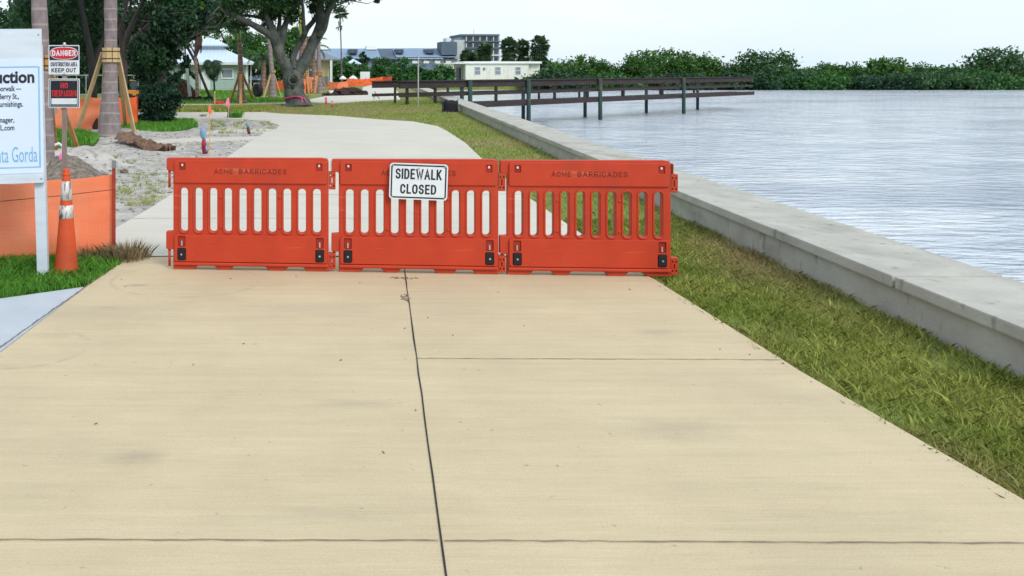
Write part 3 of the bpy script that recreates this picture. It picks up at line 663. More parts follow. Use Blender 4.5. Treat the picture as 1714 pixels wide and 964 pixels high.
b3 = copy_thing(b1, bp + bdir * (2 * step - .012), 'orange plastic barricade at the right end of the row, nearest the seawall', rz=ba + R(.6))

# sidewalk sign, hung on the middle barricade
c = P(700.5, 304, 7.185); t = thing('sidewalk_sign', 'white rounded sign lettered sidewalk closed, hung on the middle barricade', 'sign', c, world=False)
t.rotation_euler = (R(2), R(1.6), ba)
t.scale = (.975,) * 3; hw, hh = .254, .160
vs, fs = curve_mesh([rrect(-hw, hw, -hh, hh, .03, 8)], .003); MB().add(vs, fs).build('panel', M_signw, t)
vs, fs = curve_mesh([rrect(-hw + .012, hw - .012, -hh + .012, hh - .012, .024, 8), rrect(-hw + .024, hw - .024, -hh + .024, hh - .024, .016, 8)[::-1]], .002); MB().add([(a, b - .0025, c) for a, b, c in vs], fs).build('border', M_signb, t)
tx = MB(); block(tx, 'SIDEWALK', -.202, .200, .020, .112, -.0018, .0145, .20); tx.build('lettering', M_signb, t)
tx = MB(); block(tx, 'CLOSED', -.158, .156, -.110, -.024, -.0018, .0145, .24); tx.build('lettering', M_signb, t)
for x, z in ((-.225, .137), (.225, .137), (-.228, -.138), (.228, -.138), (0, .118)): MB().tube([(x, -.0035, z), (x, -.008, z)], .007, 10).build('screw', M_steel, t)

# ------------------------------------------------------------------ notice board at the left edge
YB = 7.16; SBD = YB / F
M4 = Matrix.Translation(P(74, 300, YB)) @ Matrix.Rotation(R(8), 4, 'Z') @ Matrix.Rotation(R(-.8), 4, 'Y')
# local frame: origin = lower right corner of the board, x to the right, z up ; pixel offsets from (74,300)
def L2(u, v): return ((u - 74) * SBD, (300 - v) * SBD)
t = thing('notice_board', 'large white wooden notice board with construction poster, cut by the left edge', 'notice board', G(70, 470, 0.02))
def lb(mb, u0, u1, v0, v1, y0, y1):
    (x0, z1), (x1, z0) = L2(u0, v0), L2(u1, v1)
    vs = [M4 @ Vector((x, y, z)) for z in (z0, z1) for y in (y0, y1) for x in (x0, x1)]
    return mb.add(vs, [(0, 2, 3, 1), (4, 5, 7, 6), (0, 1, 5, 4), (2, 6, 7, 3), (0, 4, 6, 2), (1, 3, 7, 5)])
lb(MB(), -330, 73, 48, 303, 0, .018).build('board', M_board, t)
lb(MB(), -330, 74, 291, 305, -.03, -.0015).build('bottom_rail', M_board, t, bevel=.002)
lb(MB(), -320, 73.5, 97, 289, -.004, -.001).build('poster', M_poster, t)
for x in (0, 1): MB().bar(M4 @ Vector((L2(-250, 0)[0] if x else L2(63.5, 0)[0], .05, 1.15)), Vector(((70 - CU) * YB / F, YB + .05, .0)) if not x else (M4 @ Vector((L2(-250, 0)[0], .05, -.88))), .092, .06, (0, 1, 0)).build('post', M_board, t, bevel=.003)
mb = MB(); lb(mb, 66.5, 69, 111, 280, -.006, -.0045); lb(mb, -250, 66.3, 110.5, 112.5, -.006, -.0045); lb(mb, -250, 66.3, 278, 280, -.006, -.0045); mb.build('border', M_blue2, t)
def btxt(full, sub, u_end, vbase, capv, sub_u0, m, bold, sy=0):
    wf = text_w(full); ws = text_w(sub); wpx = (u_end - sub_u0) * wf / ws
    vs, fs = text_verts(full, bold); a = vs.min(0); b = vs.max(0)
    # baseline at y=0 of the font, cap height ~.727
    k = capv / .727; out = []
    for q in vs:
        x, _ = L2(u_end - wpx + (q[0] - a[0]) / (b[0] - a[0]) * wpx, 0); z = L2(0, vbase)[1] + q[1] * k * SBD
        out.append(M4 @ Vector((x, -.0045 - (q[2] > 0) * .0015, z)))
    MB().add(out, fs).build('lettering', m, t)
btxt('Construction', 'uction', 60.5, 137.5, 20.5, -2, M_ink, .034)
btxt('Harborwalk —', 'rborwalk —', 39, 151.5, 9.2, -1, M_ink, .016)
btxt('to Berry St.,', 'Berry St.,', 35, 164.5, 9.2, 3, M_ink, .016)
btxt('Furnishings.', 'Furnishings.', 41.5, 177.5, 9.2, 0, M_ink, .016)
btxt('Manager,', 'Manager,', 27, 203.5, 9.2, -8, M_ink, .016)
btxt('PuntaGordaFL.com', 'aFL.com', 27, 216.5, 9.2, -4, M_ink, .016)
btxt('Punta Gorda', 'unta Gorda', 63.5, 270, 27, -10, M_blue, .0)
mb = MB(); lb(mb, -.6, .8, 187.5, 189, -.006, -.0045); mb.build('lettering', M_ink, t)
for (u, v) in ((68, 58), (70, 298)):
    x, z = L2(u, v); p = M4 @ Vector((x, -.032 if v > 200 else -.001, z)); MB().tube([p, p + Vector((0, -.004, 0))], .006, 8).build('screw', M_postg, t)

# ------------------------------------------------------------------ danger / no trespassing stake
YD = 8.3; S = YD / F
t = thing('sign_stake', 'wooden stake carrying a red danger sign above a no trespassing sign', 'sign stake', (P(107.5, 420, YD).x, YD, 0))
MB().bar(P(107.5, 421, YD + .03), P(108.2, 74, YD + .03), .042, .035, (0, 1, 0)).build('stake', M_woodg, t)
MB().tube([P(108, 75, YD), P(108, 71, YD)], [.016, .012], 8).build('stake_tip', M_steel, t)
def flat(mb, u0, u1, v0, v1, y0, y1, r=.008):
    a = P(u0, v1, YD); b = P(u1, v0, YD); vs, fs = curve_mesh([rrect(a.x, b.x, a.z, b.z, r)], y1 - y0)
    return mb.add([(x, y + YD + (y0 + y1) / 2, z) for x, y, z in vs], fs)
def sp(u0, u1, v0, v1, body, m, par, bold, y=-.006):
    mb = MB(); a = P(u0, v1, YD); b = P(u1, v0, YD); block(mb, body, a.x, b.x, a.z, b.z, YD + y, bold * (b.z - a.z), .22, space=.42, dy=0); return mb.build('lettering', m, par)
s1 = flat(MB(), 81.5, 133, 75.5, 124.5, -.004, 0).build('danger_sign', M_signw, t)
flat(MB(), 83, 131.7, 77, 100.5, -.0065, -.0045, .006).build('black_band', M_signb, s1)
a = P(107.3, 89, YD); el = [(a.x + 23.4 * S * (abs(math.cos(q)) ** .75) * (1 if math.cos(q) > 0 else -1), a.z + 10.6 * S * (abs(math.sin(q)) ** .9) * (1 if math.sin(q) > 0 else -1)) for q in [2 * math.pi * k / 40 for k in range(40)]]
vs, fs = curve_mesh([el], .0015); MB().add([(x, y + YD - .0085, z) for x, y, z in vs], fs).build('white_ring', M_signw, s1)
el2 = [(a.x + (x - a.x) * .955, a.z + (z - a.z) * .90) for x, z in el]
vs, fs = curve_mesh([el2], .0015); MB().add([(x, y + YD - .0105, z) for x, y, z in vs], fs).build('red_oval', M_red, s1)
sp(87.5, 127, 84, 93.5, 'DANGER', M_signw, s1, .19, -.012)
sp(85, 129.5, 104, 111, 'CONSTRUCTION AREA', M_signb, s1, .13)
sp(86.5, 127.5, 114, 121, 'KEEP OUT', M_signb, s1, .19)
s2 = flat(MB(), 81.5, 133.5, 131.5, 180.5, -.004, 0).build('no_trespassing_sign', M_signw, t)
flat(MB(), 83, 132, 133, 179, -.0065, -.0045, .005).build('black_field', M_signb, s2)
a0 = P(84.2, 177.7, YD); b0 = P(130.7, 134.3, YD); a1 = P(85, 177, YD); b1_ = P(129.9, 135, YD)
vs, fs = curve_mesh([rrect(a0.x, b0.x, a0.z, b0.z, .003), rrect(a1.x, b1_.x, a1.z, b1_.z, .003)[::-1]], .001); MB().add([(x, y + YD - .0075, z) for x, y, z in vs], fs).build('thin_border', M_signw, s2)
flat(MB(), 86.5, 129, 164.5, 174.5, -.0085, -.0068, .002).build('white_panel', M_signw, s2)
sp(101.5, 114, 138.5, 147.5, 'NO', M_redl, s2, .18, -.0072)
sp(86.5, 129, 151, 161.5, 'TRESPASSING', M_redl, s2, .12, -.0072)
for s_, vv in ((s1, 79), (s1, 122), (s2, 134.5), (s2, 177)):
    p = P(108, vv, YD); MB().tube([p + Vector((0, -.008, 0)), p + Vector((0, -.013, 0))], .006, 8).build('screw', M_steel, s_)

# ------------------------------------------------------------------ traffic cone
g = G(111, 455.5, .03); t = thing('traffic_cone', 'tall faded orange traffic cone with two worn white bands', 'cone', (g.x, g.y, .03), world=False); t.scale = (.985,) * 3
zz = lambda v: (456 - v) / 187.5
rr = lambda z: .108 - (.108 - .030) * (z / .905) ** .93
prof = [(rr(.0), .02)] + [(rr(z), z) for z in np.linspace(.03, .885, 14)] + [(.026, .905), (.027, .915), (.020, .922), (.012, .922), (.010, .86)]
MB().lathe(prof, 32).build('body', M_cone, t, smooth=True)
for z0, z1 in ((zz(335), zz(303.5)), (zz(365), zz(343.5))):
    MB().lathe([(rr(z0) + .0005, z0), (rr(z0) + .003, z0 + .001), (rr(z1) + .003, z1 - .001), (rr(z1) + .0005, z1)], 32).build('reflective_band', M_coneband, t, smooth=True)
MB().lathe([(rr(.865), .862), (rr(.87) + .004, .867), (rr(.875) + .004, .88), (rr(.88), .885)], 32).build('collar', M_cone, t, smooth=True)
vs, fs = curve_mesh([rrect(-.12, .12, -.12, .12, .03)], .02, .004); MB().add([(x, z, y + .012) for x, y, z in vs], fs).build('base', M_cone, t)

# ------------------------------------------------------------------ orange netting fences
def netting(name, label, pts, hts, m, posts, postm=M_post, sag=.03, amp=.02, wires=None, parent_cat='fence', group=None, seg=10, lean=0):
    """pts: ground points; hts: (z_low, z_high) at each"""
    t = thing(name, label, parent_cat, pts[0], group=group); mb = MB(); cols = []; q = random.Random(len(pts) * 7 + int(abs(pts[0][0]) * 10))
    path = []
    for i in range(len(pts) - 1):
        a, b = Vector(pts[i]), Vector(pts[i + 1]); n = max(2, int((b - a).length / .12)) if (b - a).length < 8 else 40
        for k in range(n + (i == len(pts) - 2)):
            f = k / n; path.append((a.lerp(b, f), hts[i][0] * (1 - f) + hts[i + 1][0] * f, hts[i][1] * (1 - f) + hts[i + 1][1] * f, 4 * f * (1 - f)))
    vs = []; NZ = 12
    d = (Vector(pts[-1]) - Vector(pts[0])).normalized(); nr = Vector((-d.y, d.x, 0))
    for j, (p, z0, z1, s) in enumerate(path):
        for k in range(NZ):
            f = k / (NZ - 1); zt = z1 - sag * s; z = z0 + (zt - z0) * f
            off = amp * (noise.noise((p.x * 1.6, z * 2.5, p.y)) * 1.5 + .5 * noise.noise((p.x * 5, z * 3.0, 4))) + .006 * math.sin(z * 42 + 5 * noise.noise((p.x * 1.2, p.y, 1)))
            vs.append(p + nr * off + Vector((0, 0, z)))
    n2 = len(path)
    mb.add(vs, [(j * NZ + k, (j + 1) * NZ + k, (j + 1) * NZ + k + 1, j * NZ + k + 1) for j in range(n2 - 1) for k in range(NZ - 1)])
    mb.build('netting', m, t, smooth=True)
    for (p, h, top) in posts:
        p = Vector(p); pm = MB()
        pm.box(p + Vector((0, 0, h / 2)), (.034, .006, h)); pm.box(p + Vector((0, .016, h / 2)), (.006, .032, h)); o = pm.build('post', postm, t)
        if top:
            MB().box(p + Vector((0, .006, h + top / 2)), (.036, .034, top)).build('post_tip', M_postg, t)
    if wires:
        for (a, b) in wires: MB().tube([Vector(a), (Vector(a) + Vector(b)) / 2 + Vector((0, 0, -.006)), Vector(b)], .0035, 6).build('wire', M_wire, t)
    return t
fr = G(192, 433); fl = Vector((-8.0, 7.0, 0)); f0 = Vector(((0 - CU) * 7.83 / F, 7.83, 0))
dirf = (f0 - fr).normalized(); far_l = fr + dirf * 5.0
pr = Vector(((191.5 - CU) * 7.98 / F, 7.95, 0))
wa = P(192, 317, 7.92); wb = P(0, 337, 7.74); wc = wb + (wb - wa) * 2.0
netting('orange_net_fence', 'pale orange safety netting behind the notice board, nearest the camera', [far_l, f0, P(80, 300, 7.9).xy.to_3d() * 1, fr], [(0, .74), (.02, .735), (.0, .765), (.02, .81)], M_mesh,
        [(pr, .87, .075), (far_l, .85, .075), (fr + dirf * 2.6, .85, .075)], wires=[(wa, wb), (wb, wc)], sag=.012, amp=.05)
def pf_(u, v): return G(u, v)
netting('orange_net_fence', 'sagging orange netting between the danger sign and the large palm', [G(70, 222), G(128, 225), G(150, 224), G(176, 218)], [(0, 1.05)] * 4, M_mesh,
        [(G(127, 224.5), 1.0, 0)], sag=.05, amp=.22)
netting('orange_net_fence', 'short orange netting right of the large braced palm', [G(196, 216), G(214, 215), G(229, 213)], [(0, .98)] * 3, M_meshfar, [(G(230, 213), 1.0, 0)], amp=.05)
netting('orange_net_fence', 'orange netting along the parked cars left of the oak', [G(446, 150), G(478, 152)], [(0, .9)] * 2, M_meshfar, [], amp=.08)
netting('orange_net_fence', 'orange netting between the oak and the braced palms', [G(508, 157), G(520, 155), G(533, 152)], [(0, 1.1), (0, 1.3), (0, 1.1)], M_mesh, [], amp=.15)
netting('orange_net_fence', 'crumpled orange netting behind the mulch pile', [G(549, 149.5), G(566, 150.5), G(582, 150)], [(0, .78), (0, .72), (0, .82)], M_mesh, [], amp=.2)
netting('orange_net_fence', 'long orange netting across the far end of the path', [G(580, 146), G(592, 144), G(612, 143.5), G(641, 142.4)], [(0, .95), (0, .85), (0, .80), (0, 1.05)], M_meshfar, [(G(592, 144), 1.0, 0), (G(612, 143.5), .95, 0)], amp=.08)
netting('orange_net_fence', 'darker red orange netting at the path end nearest the dock', [G(641, 142.4), G(656, 141.5)], [(0, 1.05), (0, 1.05)], M_meshdk, [(G(641, 142.4), 1.1, 0), (G(656, 141.5), 1.1, 0)], amp=.1)

# ------------------------------------------------------------------ trees
def cloud(ells, size, per=46, spread=.34, flat=.8):
    """leaf quads in uneven sub-clumps spread through each ellipsoid"""
    out = []
    for (c, r, n) in ells:
        c = np.array(c); r = np.array(r, float); k = max(4, int(n / per))
        d = rng.normal(size=(k, 3)); d /= np.linalg.norm(d, axis=1)[:, None]; rad = rng.uniform(.25, 1, k) ** .5
        cc = c + d * rad[:, None] * r; cr = spread * rng.uniform(.5, 1.25, (k, 1)) * r.mean()
        i = rng.integers(0, k, n); p = cc[i] + np.clip(rng.normal(size=(n, 3)), -2, 2) * .5 * cr[i] * np.array([1, 1, flat])
        out.append(p)
    p = np.concatenate(out); n = len(p)
    a = rng.normal(size=(n, 3)); a /= np.linalg.norm(a, axis=1)[:, None]; b = np.cross(a, rng.normal(size=(n, 3))); b /= np.linalg.norm(b, axis=1)[:, None]
    s = size * rng.uniform(.6, 1.3, (n, 1))
    return np.stack([p - a * s, p - b * s * .45, p + a * s, p + b * s * .45], 1).reshape(-1, 3)

def limb(mb, pts, Y, dy=0, n=10, wob=.0):
    """photo-traced limb; pts (u, v, r_px); the limb drifts dy metres in depth along its length"""
    out = []; rad = []; m = len(pts)
    P3 = [P(u, v, Y) + Vector((0, dy * i / max(1, m - 1), 0)) for i, (u, v, r) in enumerate(pts)]
    R3 = [r * Y / F for (_, _, r) in pts]
    for i in range(m - 1):           # Catmull-Rom smoothing
        a = P3[max(i - 1, 0)]; b = P3[i]; c = P3[i + 1]; d = P3[min(i + 2, m - 1)]
        for k in range(5):
            f = k / 5; q = .5 * ((2 * b) + (c - a) * f + (2 * a - 5 * b + 4 * c - d) * f * f + (3 * b - a - 3 * c + d) * f ** 3)
            w_ = wob * R3[i]; out.append(q + Vector((noise.noise(q * 1.7) * w_, noise.noise(q * 1.7 + Vector((9, 0, 0))) * w_, 0))); rad.append((R3[i] * (1 - f) + R3[i + 1] * f) * (1 + .10 * noise.noise(q * 3)))
    out.append(P3[-1]); rad.append(R3[-1]); mb.tube(out, rad, n)
def twigs(mb, centers, start, Y, n, r0=.03):
    for _ in range(n):
        b = Vector(rnd.choice(centers)) + Vector((rnd.gauss(0, .5), rnd.gauss(0, .5), rnd.gauss(0, .4))); a = min(rnd.sample(start, min(len(start), 14)), key=lambda q: (q - b).length)
        if (a - b).length > 3.2: continue
        m = (a + b) / 2 + Vector((rnd.gauss(0, .3), rnd.gauss(0, .3), rnd.gauss(.1, .3))); mb.tube([a, m, b], [r0, r0 * .7, r0 * .25], 5, cap=False)
def tree(name, label, base, limbs, clumps, bark, leaf, lsize, cat='tree', group=None, ntw=0, per=46, spread=.34):
    u, v = base; g = G(u, v); Y = g.y; t = thing(name, label, cat, g, group=group)
    mb = MB()
    for l in limbs: limb(mb, l[0], Y, l[1], 12 if l[0][0][2] > 5 else 7, .25)
    ells = [(P(cu, cv, Y) + Vector((0, cy, 0)), (ru * Y / F, ry, rv * Y / F), n) for (cu, cv, ru, rv, cy, ry, n) in clumps]
    if ntw:
        st = [P(p[0], p[1], Y) + Vector((0, l[1] * i / len(l[0]), 0)) for l in limbs for i, p in enumerate(l[0]) if i > len(l[0]) * .4]
        twigs(mb, [e[0] for e in ells], st, Y, ntw)
    mb.build('trunk', bark, t, smooth=True)
    if ells: npmesh('crown', cloud(ells, lsize, per, spread), 4, leaf, t)
    return t

# central spreading oak (hollow in the trunk, pink tape)
T = tree('oak_tree', 'big gray spreading oak with a hollow in its forked trunk and pink tape', (497, 178), [
    ([(497, 180, 25), (496, 172, 19.5), (494, 160, 17), (492, 148, 16), (490, 136, 16.5), (490, 124, 15.5), (491, 114, 11)], 0),
    ([(495, 130, 10), (504, 112, 10.5), (515, 92, 9.5), (525, 72, 9), (533, 56, 9.5), (537, 40, 8.5), (536, 18, 8), (531, -6, 6), (520, -40, 4)], .6),
    ([(535, 60, 6), (543, 45, 4.5), (546, 30, 4), (551, 16, 4), (562, 0, 3.2), (580, -22, 2)], -1.5),
    ([(487, 130, 10), (478, 112, 10), (470, 92, 9.5), (462, 72, 9.5), (455, 54, 8.5), (450, 38, 6), (445, 20, 3), (441, -5, 2.4), (436, -30, 1.8)], -.4),
    ([(462, 66, 7.5), (446, 55, 6), (430, 46, 5.4), (413, 38, 5), (396, 30, 4.5), (376, 21, 4), (350, 19, 2.6), (325, 10, 1.6)], -2.5),
    ([(468, 84, 7), (472, 62, 7), (478, 40, 5), (487, 20, 4.3), (496, 0, 3.6), (508, -30, 2)], .8),
    ([(466, 60, 5), (468, 36, 3.4), (470, 18, 3), (476, -8, 2.5), (480, -40, 1.6)], 2),
    ([(458, 46, 5), (446, 33, 3.2), (430, 27, 3.0), (412, 24, 2.6), (396, 21, 2.2), (380, 8, 1.6)], 1.5),
    ([(493, 116, 7), (491, 100, 5.5), (496, 84, 4.8), (506, 66, 5), (514, 48, 4.8), (524, 36, 4.6), (534, 22, 4.6)], 1.0),
    ([(510, 58, 4), (507, 34, 3.4), (506, 14, 3), (500, -10, 2.5)], -1.2),
    ([(395, 30, 3), (388, 12, 2.2), (380, -8, 1.6)], -.5), ([(402, 26, 1.8), (412, 12, 1.6), (420, -5, 1.2)], .5),
    ([(497, 172, 9), (520, 180, 3)], -.4), ([(492, 172, 9), (473, 181, 3)], -.5)],
    [(370, 2, 42, 26, -1, 2, 4200), (352, 34, 26, 22, -1, 1.5, 2400), (425, -2, 36, 17, 0, 2.5, 3000), (466, 8, 28, 16, 0.5, 2, 2400), (448, 28, 18, 12, 1, 1.5, 1000), (492, 24, 12, 14, 1, 1.2, 800), (484, -18, 36, 18, 0, 2.5, 2400),
     (555, -12, 36, 13, 0, 2.5, 2200), (552, 8, 8, 14, .5, 1, 520), (594, -14, 24, 12, 0, 1.6, 1300), (633, -1, 8, 6, 0, .6, 160), (522, -22, 30, 22, 0, 2.5, 2200), (600, -40, 60, 22, 0, 3, 2400),
     (400, 42, 22, 12, 2, 1.5, 700), (530, 8, 10, 16, 1, 1, 700), (420, -60, 120, 40, 0, 4, 6500), (540, -70, 90, 36, 0, 4, 4500)],
    M_bark, M_leafo, .095, ntw=110, per=40)
Yo = G(497, 178).y
hc = P(490.5, 134, Yo) + Vector((0, -.50, 0))
MB().blob(hc, (.17, .07, .16), 14, 8, .12, 5).build('hollow', M_barkd, T, smooth=True)  # dark blobs painted as the shade inside the trunk hollows
hc2 = P(489.5, 146, Yo) + Vector((0, -.50, 0)); MB().blob(hc2, (.08, .05, .07), 10, 6, .12, 6).build('hollow', M_barkd, T, smooth=True)
rg = MB(); rg.tube([hc + Vector((.24 * math.cos(a), .02, .25 * math.sin(a) + .02)) for a in np.linspace(0, 2 * math.pi, 17)], .055, 7, cap=False); rg.build('bark_collar', M_bark, T, smooth=True)
M_pink = mat('pink_tape', (.75, .04, .22), .5, (.6, .03, .16), 5)
tp = MB(); ring_ = [P(494, 162.5, Yo) + Vector((.56 * math.cos(a), .56 * math.sin(a), .05 * math.sin(a * 3))) for a in np.linspace(0, 2 * math.pi, 25)]
tp.tube(ring_, .03, 5, cap=False); tp.bar(P(504, 162, Yo) + Vector((0, -.6, 0)), P(505, 171, Yo) + Vector((0, -.66, 0)), .06, .01); tp.bar(P(508, 162, Yo) + Vector((0, -.6, 0)), P(513, 172, Yo) + Vector((0, -.7, 0)), .06, .01)
tag(tp.build('marking_tape', M_pink, origin=P(494, 162, Yo)), 'pink marking tape tied round the trunk of the big oak', 'tape')

# dark trees filling the upper left
tree('ficus_tree', 'dark slender trunk tree between the danger sign and the large palm', (157, 222), [
    ([(157, 224, 9), (157, 205, 7.4), (156, 180, 6.5), (156, 150, 6.5), (155, 125, 6.5), (152, 95, 6), (146, 60, 5), (138, 20, 4), (128, -30, 3)], 0), ([(154, 110, 5), (163, 80, 4), (172, 40, 3), (178, -10, 2)], 1)],
    [(90, -5, 50, 30, 2, 2.4, 3400), (30, 10, 50, 40, 3, 2.4, 3800), (165, -50, 55, 34, 2, 2.4, 3400), (100, 70, 26, 26, 5, 1.4, 1700), (10, 60, 46, 36, 4, 2.2, 2600), (120, 40, 20, 26, 4, 1.4, 1100)], M_barkd, M_leafd, .085, ntw=40)
tree('ficus_tree', 'many limbed mauve gray tree spreading behind the large braced palm', (207, 196), [
    ([(207, 198, 9), (207, 170, 7.5), (207, 140, 7), (206, 110, 7.5), (205, 95, 7)], 0),
    ([(205, 100, 6), (196, 78, 4.5), (180, 58, 3.8), (160, 44, 3.4), (146, 30, 3), (132, 8, 2.4), (126, -15, 1.6)], -1), ([(204, 98, 5), (190, 84, 3.6), (176, 72, 3), (160, 66, 2)], 1),
    ([(207, 100, 6), (210, 78, 5), (217, 56, 4.4), (228, 36, 3.6), (240, 16, 3), (252, -10, 2)], -1), ([(209, 84, 4), (226, 66, 3.4), (244, 54, 3), (262, 40, 2.4), (276, 22, 1.8)], -2),
    ([(206, 96, 5), (202, 70, 4), (200, 45, 3.6), (206, 20, 3), (212, -10, 2)], .5), ([(214, 62, 3), (206, 44, 2.4), (196, 20, 2), (190, -5, 1.6)], -.6), ([(186, 62, 3), (184, 40, 2.6), (176, 20, 2.2), (170, -5, 1.6)], -.8), ([(226, 38, 2.4), (222, 20, 2), (224, 0, 1.6)], -.8)],
    [(205, 40, 70, 40, 5, 1.4, 4200), (250, 20, 40, 34, 4, 1.4, 2400), (150, 60, 42, 30, 5, 1.4, 2800), (210, -30, 90, 22, 0, 3, 3600), (232, 86, 26, 26, 4, 1.0, 1400), (170, 6, 30, 10, -.5, 1, 360), (262, 20, 14, 16, -1, .8, 300)], M_barkp, M_leafd, .10, ntw=30)
tree('ficus_tree', 'leafy dark tree with pale trunk above the dense round shrub', (271, 200), [
    ([(271, 202, 9), (271, 160, 8.5), (270, 130, 7.5), (272, 100, 6), (276, 60, 4), (280, 10, 3)], 0), ([(271, 120, 5), (290, 90, 3), (312, 62, 2.4), (335, 50, 1.6)], -1), ([(270, 110, 5), (250, 80, 3), (240, 50, 2)], -1)],
    [(262, 90, 32, 34, -1, 1.5, 3800), (302, 42, 34, 34, -1, 1.6, 4000), (330, 20, 30, 34, -.5, 1.5, 3600), (278, 16, 26, 30, 1, 1.5, 2400), (332, 48, 16, 16, -.8, .8, 900), (292, 86, 14, 18, -.6, .7, 900), (262, 138, 24, 24, .9, .8, 1500), (246, 120, 16, 20, -.6, .8, 800), (290, -30, 80, 30, 0, 2.4, 3600), (310, 108, 9, 16, 0, .5, 320), (296, 130, 8, 12, .4, .5, 260)], M_barkp, M_leafd, .095, ntw=36)
tree('shrub', 'dense dark blue green shrub beside the oval grass patch', (268, 210), [([(266, 210, 3), (265, 190, 3), (262, 160, 2)], 0), ([(272, 210, 2.5), (278, 190, 2.4), (284, 165, 1.6)], .2), ([(262, 210, 2.5), (254, 190, 2), (246, 170, 1.4)], -.2)],
     [(268, 172, 30, 20, 0, .6, 5200), (268, 194, 24, 13, 0, .55, 3600), (246, 168, 18, 14, -.2, .4, 1600), (288, 160, 16, 12, 0, .4, 1300), (264, 154, 24, 12, .1, .5, 1900), (236, 196, 12, 14, .3, .3, 260), (240, 150, 9, 12, .1, .3, 200), (294, 146, 9, 12, .1, .3, 200), (228, 178, 8, 10, .1, .3, 150), (272, 140, 12, 12, .2, .3, 320)], M_barkd, M_leafb, .055, cat='shrub', per=36)
for i, (u, v, lab, cl) in enumerate((
    (30, 160, 'dark background tree behind the notice board', [(10, 60, 70, 50, 0, 3, 5000), (60, 40, 60, 60, 1, 3, 5200), (40, 120, 60, 26, 0, 2, 2600)]),
    (118, 158, 'dark background tree directly above the danger sign', [(120, 60, 46, 46, 0, 3, 4200), (120, 110, 40, 24, 0, 2, 2600), (100, 0, 60, 40, 0, 3, 3600)]),
    (182, 156, 'dark background tree left of the shrub, seen past the braced palm', [(180, 70, 44, 40, 0, 3, 4200), (180, 112, 36, 20, 0, 2, 2200), (210, 20, 60, 40, 0, 3, 4000)]),
    (246, 156, 'dark background tree behind the dense shrub', [(240, 70, 40, 36, 0, 3, 3800), (236, 118, 26, 26, 0, 2, 1500), (290, 30, 46, 44, 0, 3, 3800)]))):
    tree('background_tree', lab, (u, v), [([(u, v + 2, 7), (u + 2, v - 40, 5), (u - 2, v - 90, 4), (u + 4, v - 140, 2)], 0)], cl, M_barkd, M_leafd, .17, group='dark trees at the back of the park', ntw=8)
for o_ in [q for q in COL.objects if q.get('label', '').startswith('leafy dark tree')]:
    Y_ = G(271, 200).y
    npmesh('lime_shoots', cloud([(P(a, b, Y_ - 1.9), (r_ * Y_ / F, .12, r_ * .8 * Y_ / F), 130) for a, b, r_ in ((303, 32, 5), (260, 46, 4), (285, 57, 4), (336, 10, 6), (318, 22, 4))], .05, 30), 4, M_leafy, o_)
# leaning and dead things in front of the house
tree('leaning_tree', 'thin dark leaning trunk rising left in front of the pale green house', (353, 165), [([(353, 166, 2.6), (344, 145, 2.3), (333, 118, 2.4), (320, 90, 2.4), (306, 68, 2.4), (292, 50, 2)], 0), ([(333, 116, 1.5), (330, 100, 1.2), (318, 78, .8)], .5)],
     [(300, 62, 22, 20, 0, 1, 1500), (310, 112, 8, 18, 0, .5, 420), (322, 120, 7, 12, .3, .4, 220)], M_barkd, M_leafd, .10)
g = G(319, 168.5); o = MB(); limb(o, [(319, 168, 3.2), (315, 135, 2.8), (311, 100, 2.6), (308, 78, 2.2)], g.y); tag(o.build('bare_trunk', M_barkg, origin=g, smooth=True), 'pale gray bare leaning trunk in front of the brown frond heap', 'tree trunk')
# smaller green trees behind
tree('round_tree', 'mid green rounded tree right of the pale green house', (447, 148), [([(447, 150, 4), (446, 120, 3), (444, 90, 2)], 0), ([(446, 125, 2), (462, 100, 1.4)], 0), ([(446, 125, 2), (425, 100, 1.4)], 0)],
     [(442, 98, 36, 26, 0, 2.5, 3800), (468, 112, 22, 22, 1, 2, 1900), (420, 112, 16, 14, 0, 1.5, 900), (432, 72, 24, 16, 1, 2, 1300), (395, 62, 36, 14, 1, 2, 900), (470, 134, 22, 12, 1, 1.6, 900)], M_barkp, M_leafg, .17, group='green trees between the two buildings', ntw=10)
tree('round_tree', 'green tree seen through the fork of the big oak', (500, 146), [([(500, 148, 4), (500, 110, 3), (498, 60, 2)], 0)],
     [(492, 80, 28, 26, 0, 2.5, 2600), (478, 58, 24, 16, 0, 2, 1400), (512, 100, 22, 24, 0, 2, 1500), (500, 128, 22, 12, 0, 1.6, 800)], M_barkp, M_leafg, .18, group='green trees between the two buildings', ntw=8)
tree('round_tree', 'loose gray green tree behind the roof of the pale green house', (388, 143), [([(388, 144, 3), (386, 110, 2.4), (376, 70, 1.6), (362, 40, 1)], 0), ([(386, 100, 2), (398, 60, 1.4), (404, 40, 1)], 0), ([(378, 80, 1.4), (352, 62, 1), (345, 52, .7)], 0)],
     [(372, 42, 34, 18, 0, 3, 1300), (398, 70, 26, 22, 0, 2.5, 1200), (350, 54, 18, 10, 0, 2, 340), (410, 92, 20, 20, 0, 2, 1200), (400, 118, 26, 12, 4, 2, 700)], M_barkp, M_leafo, .18, group='green trees between the two buildings')

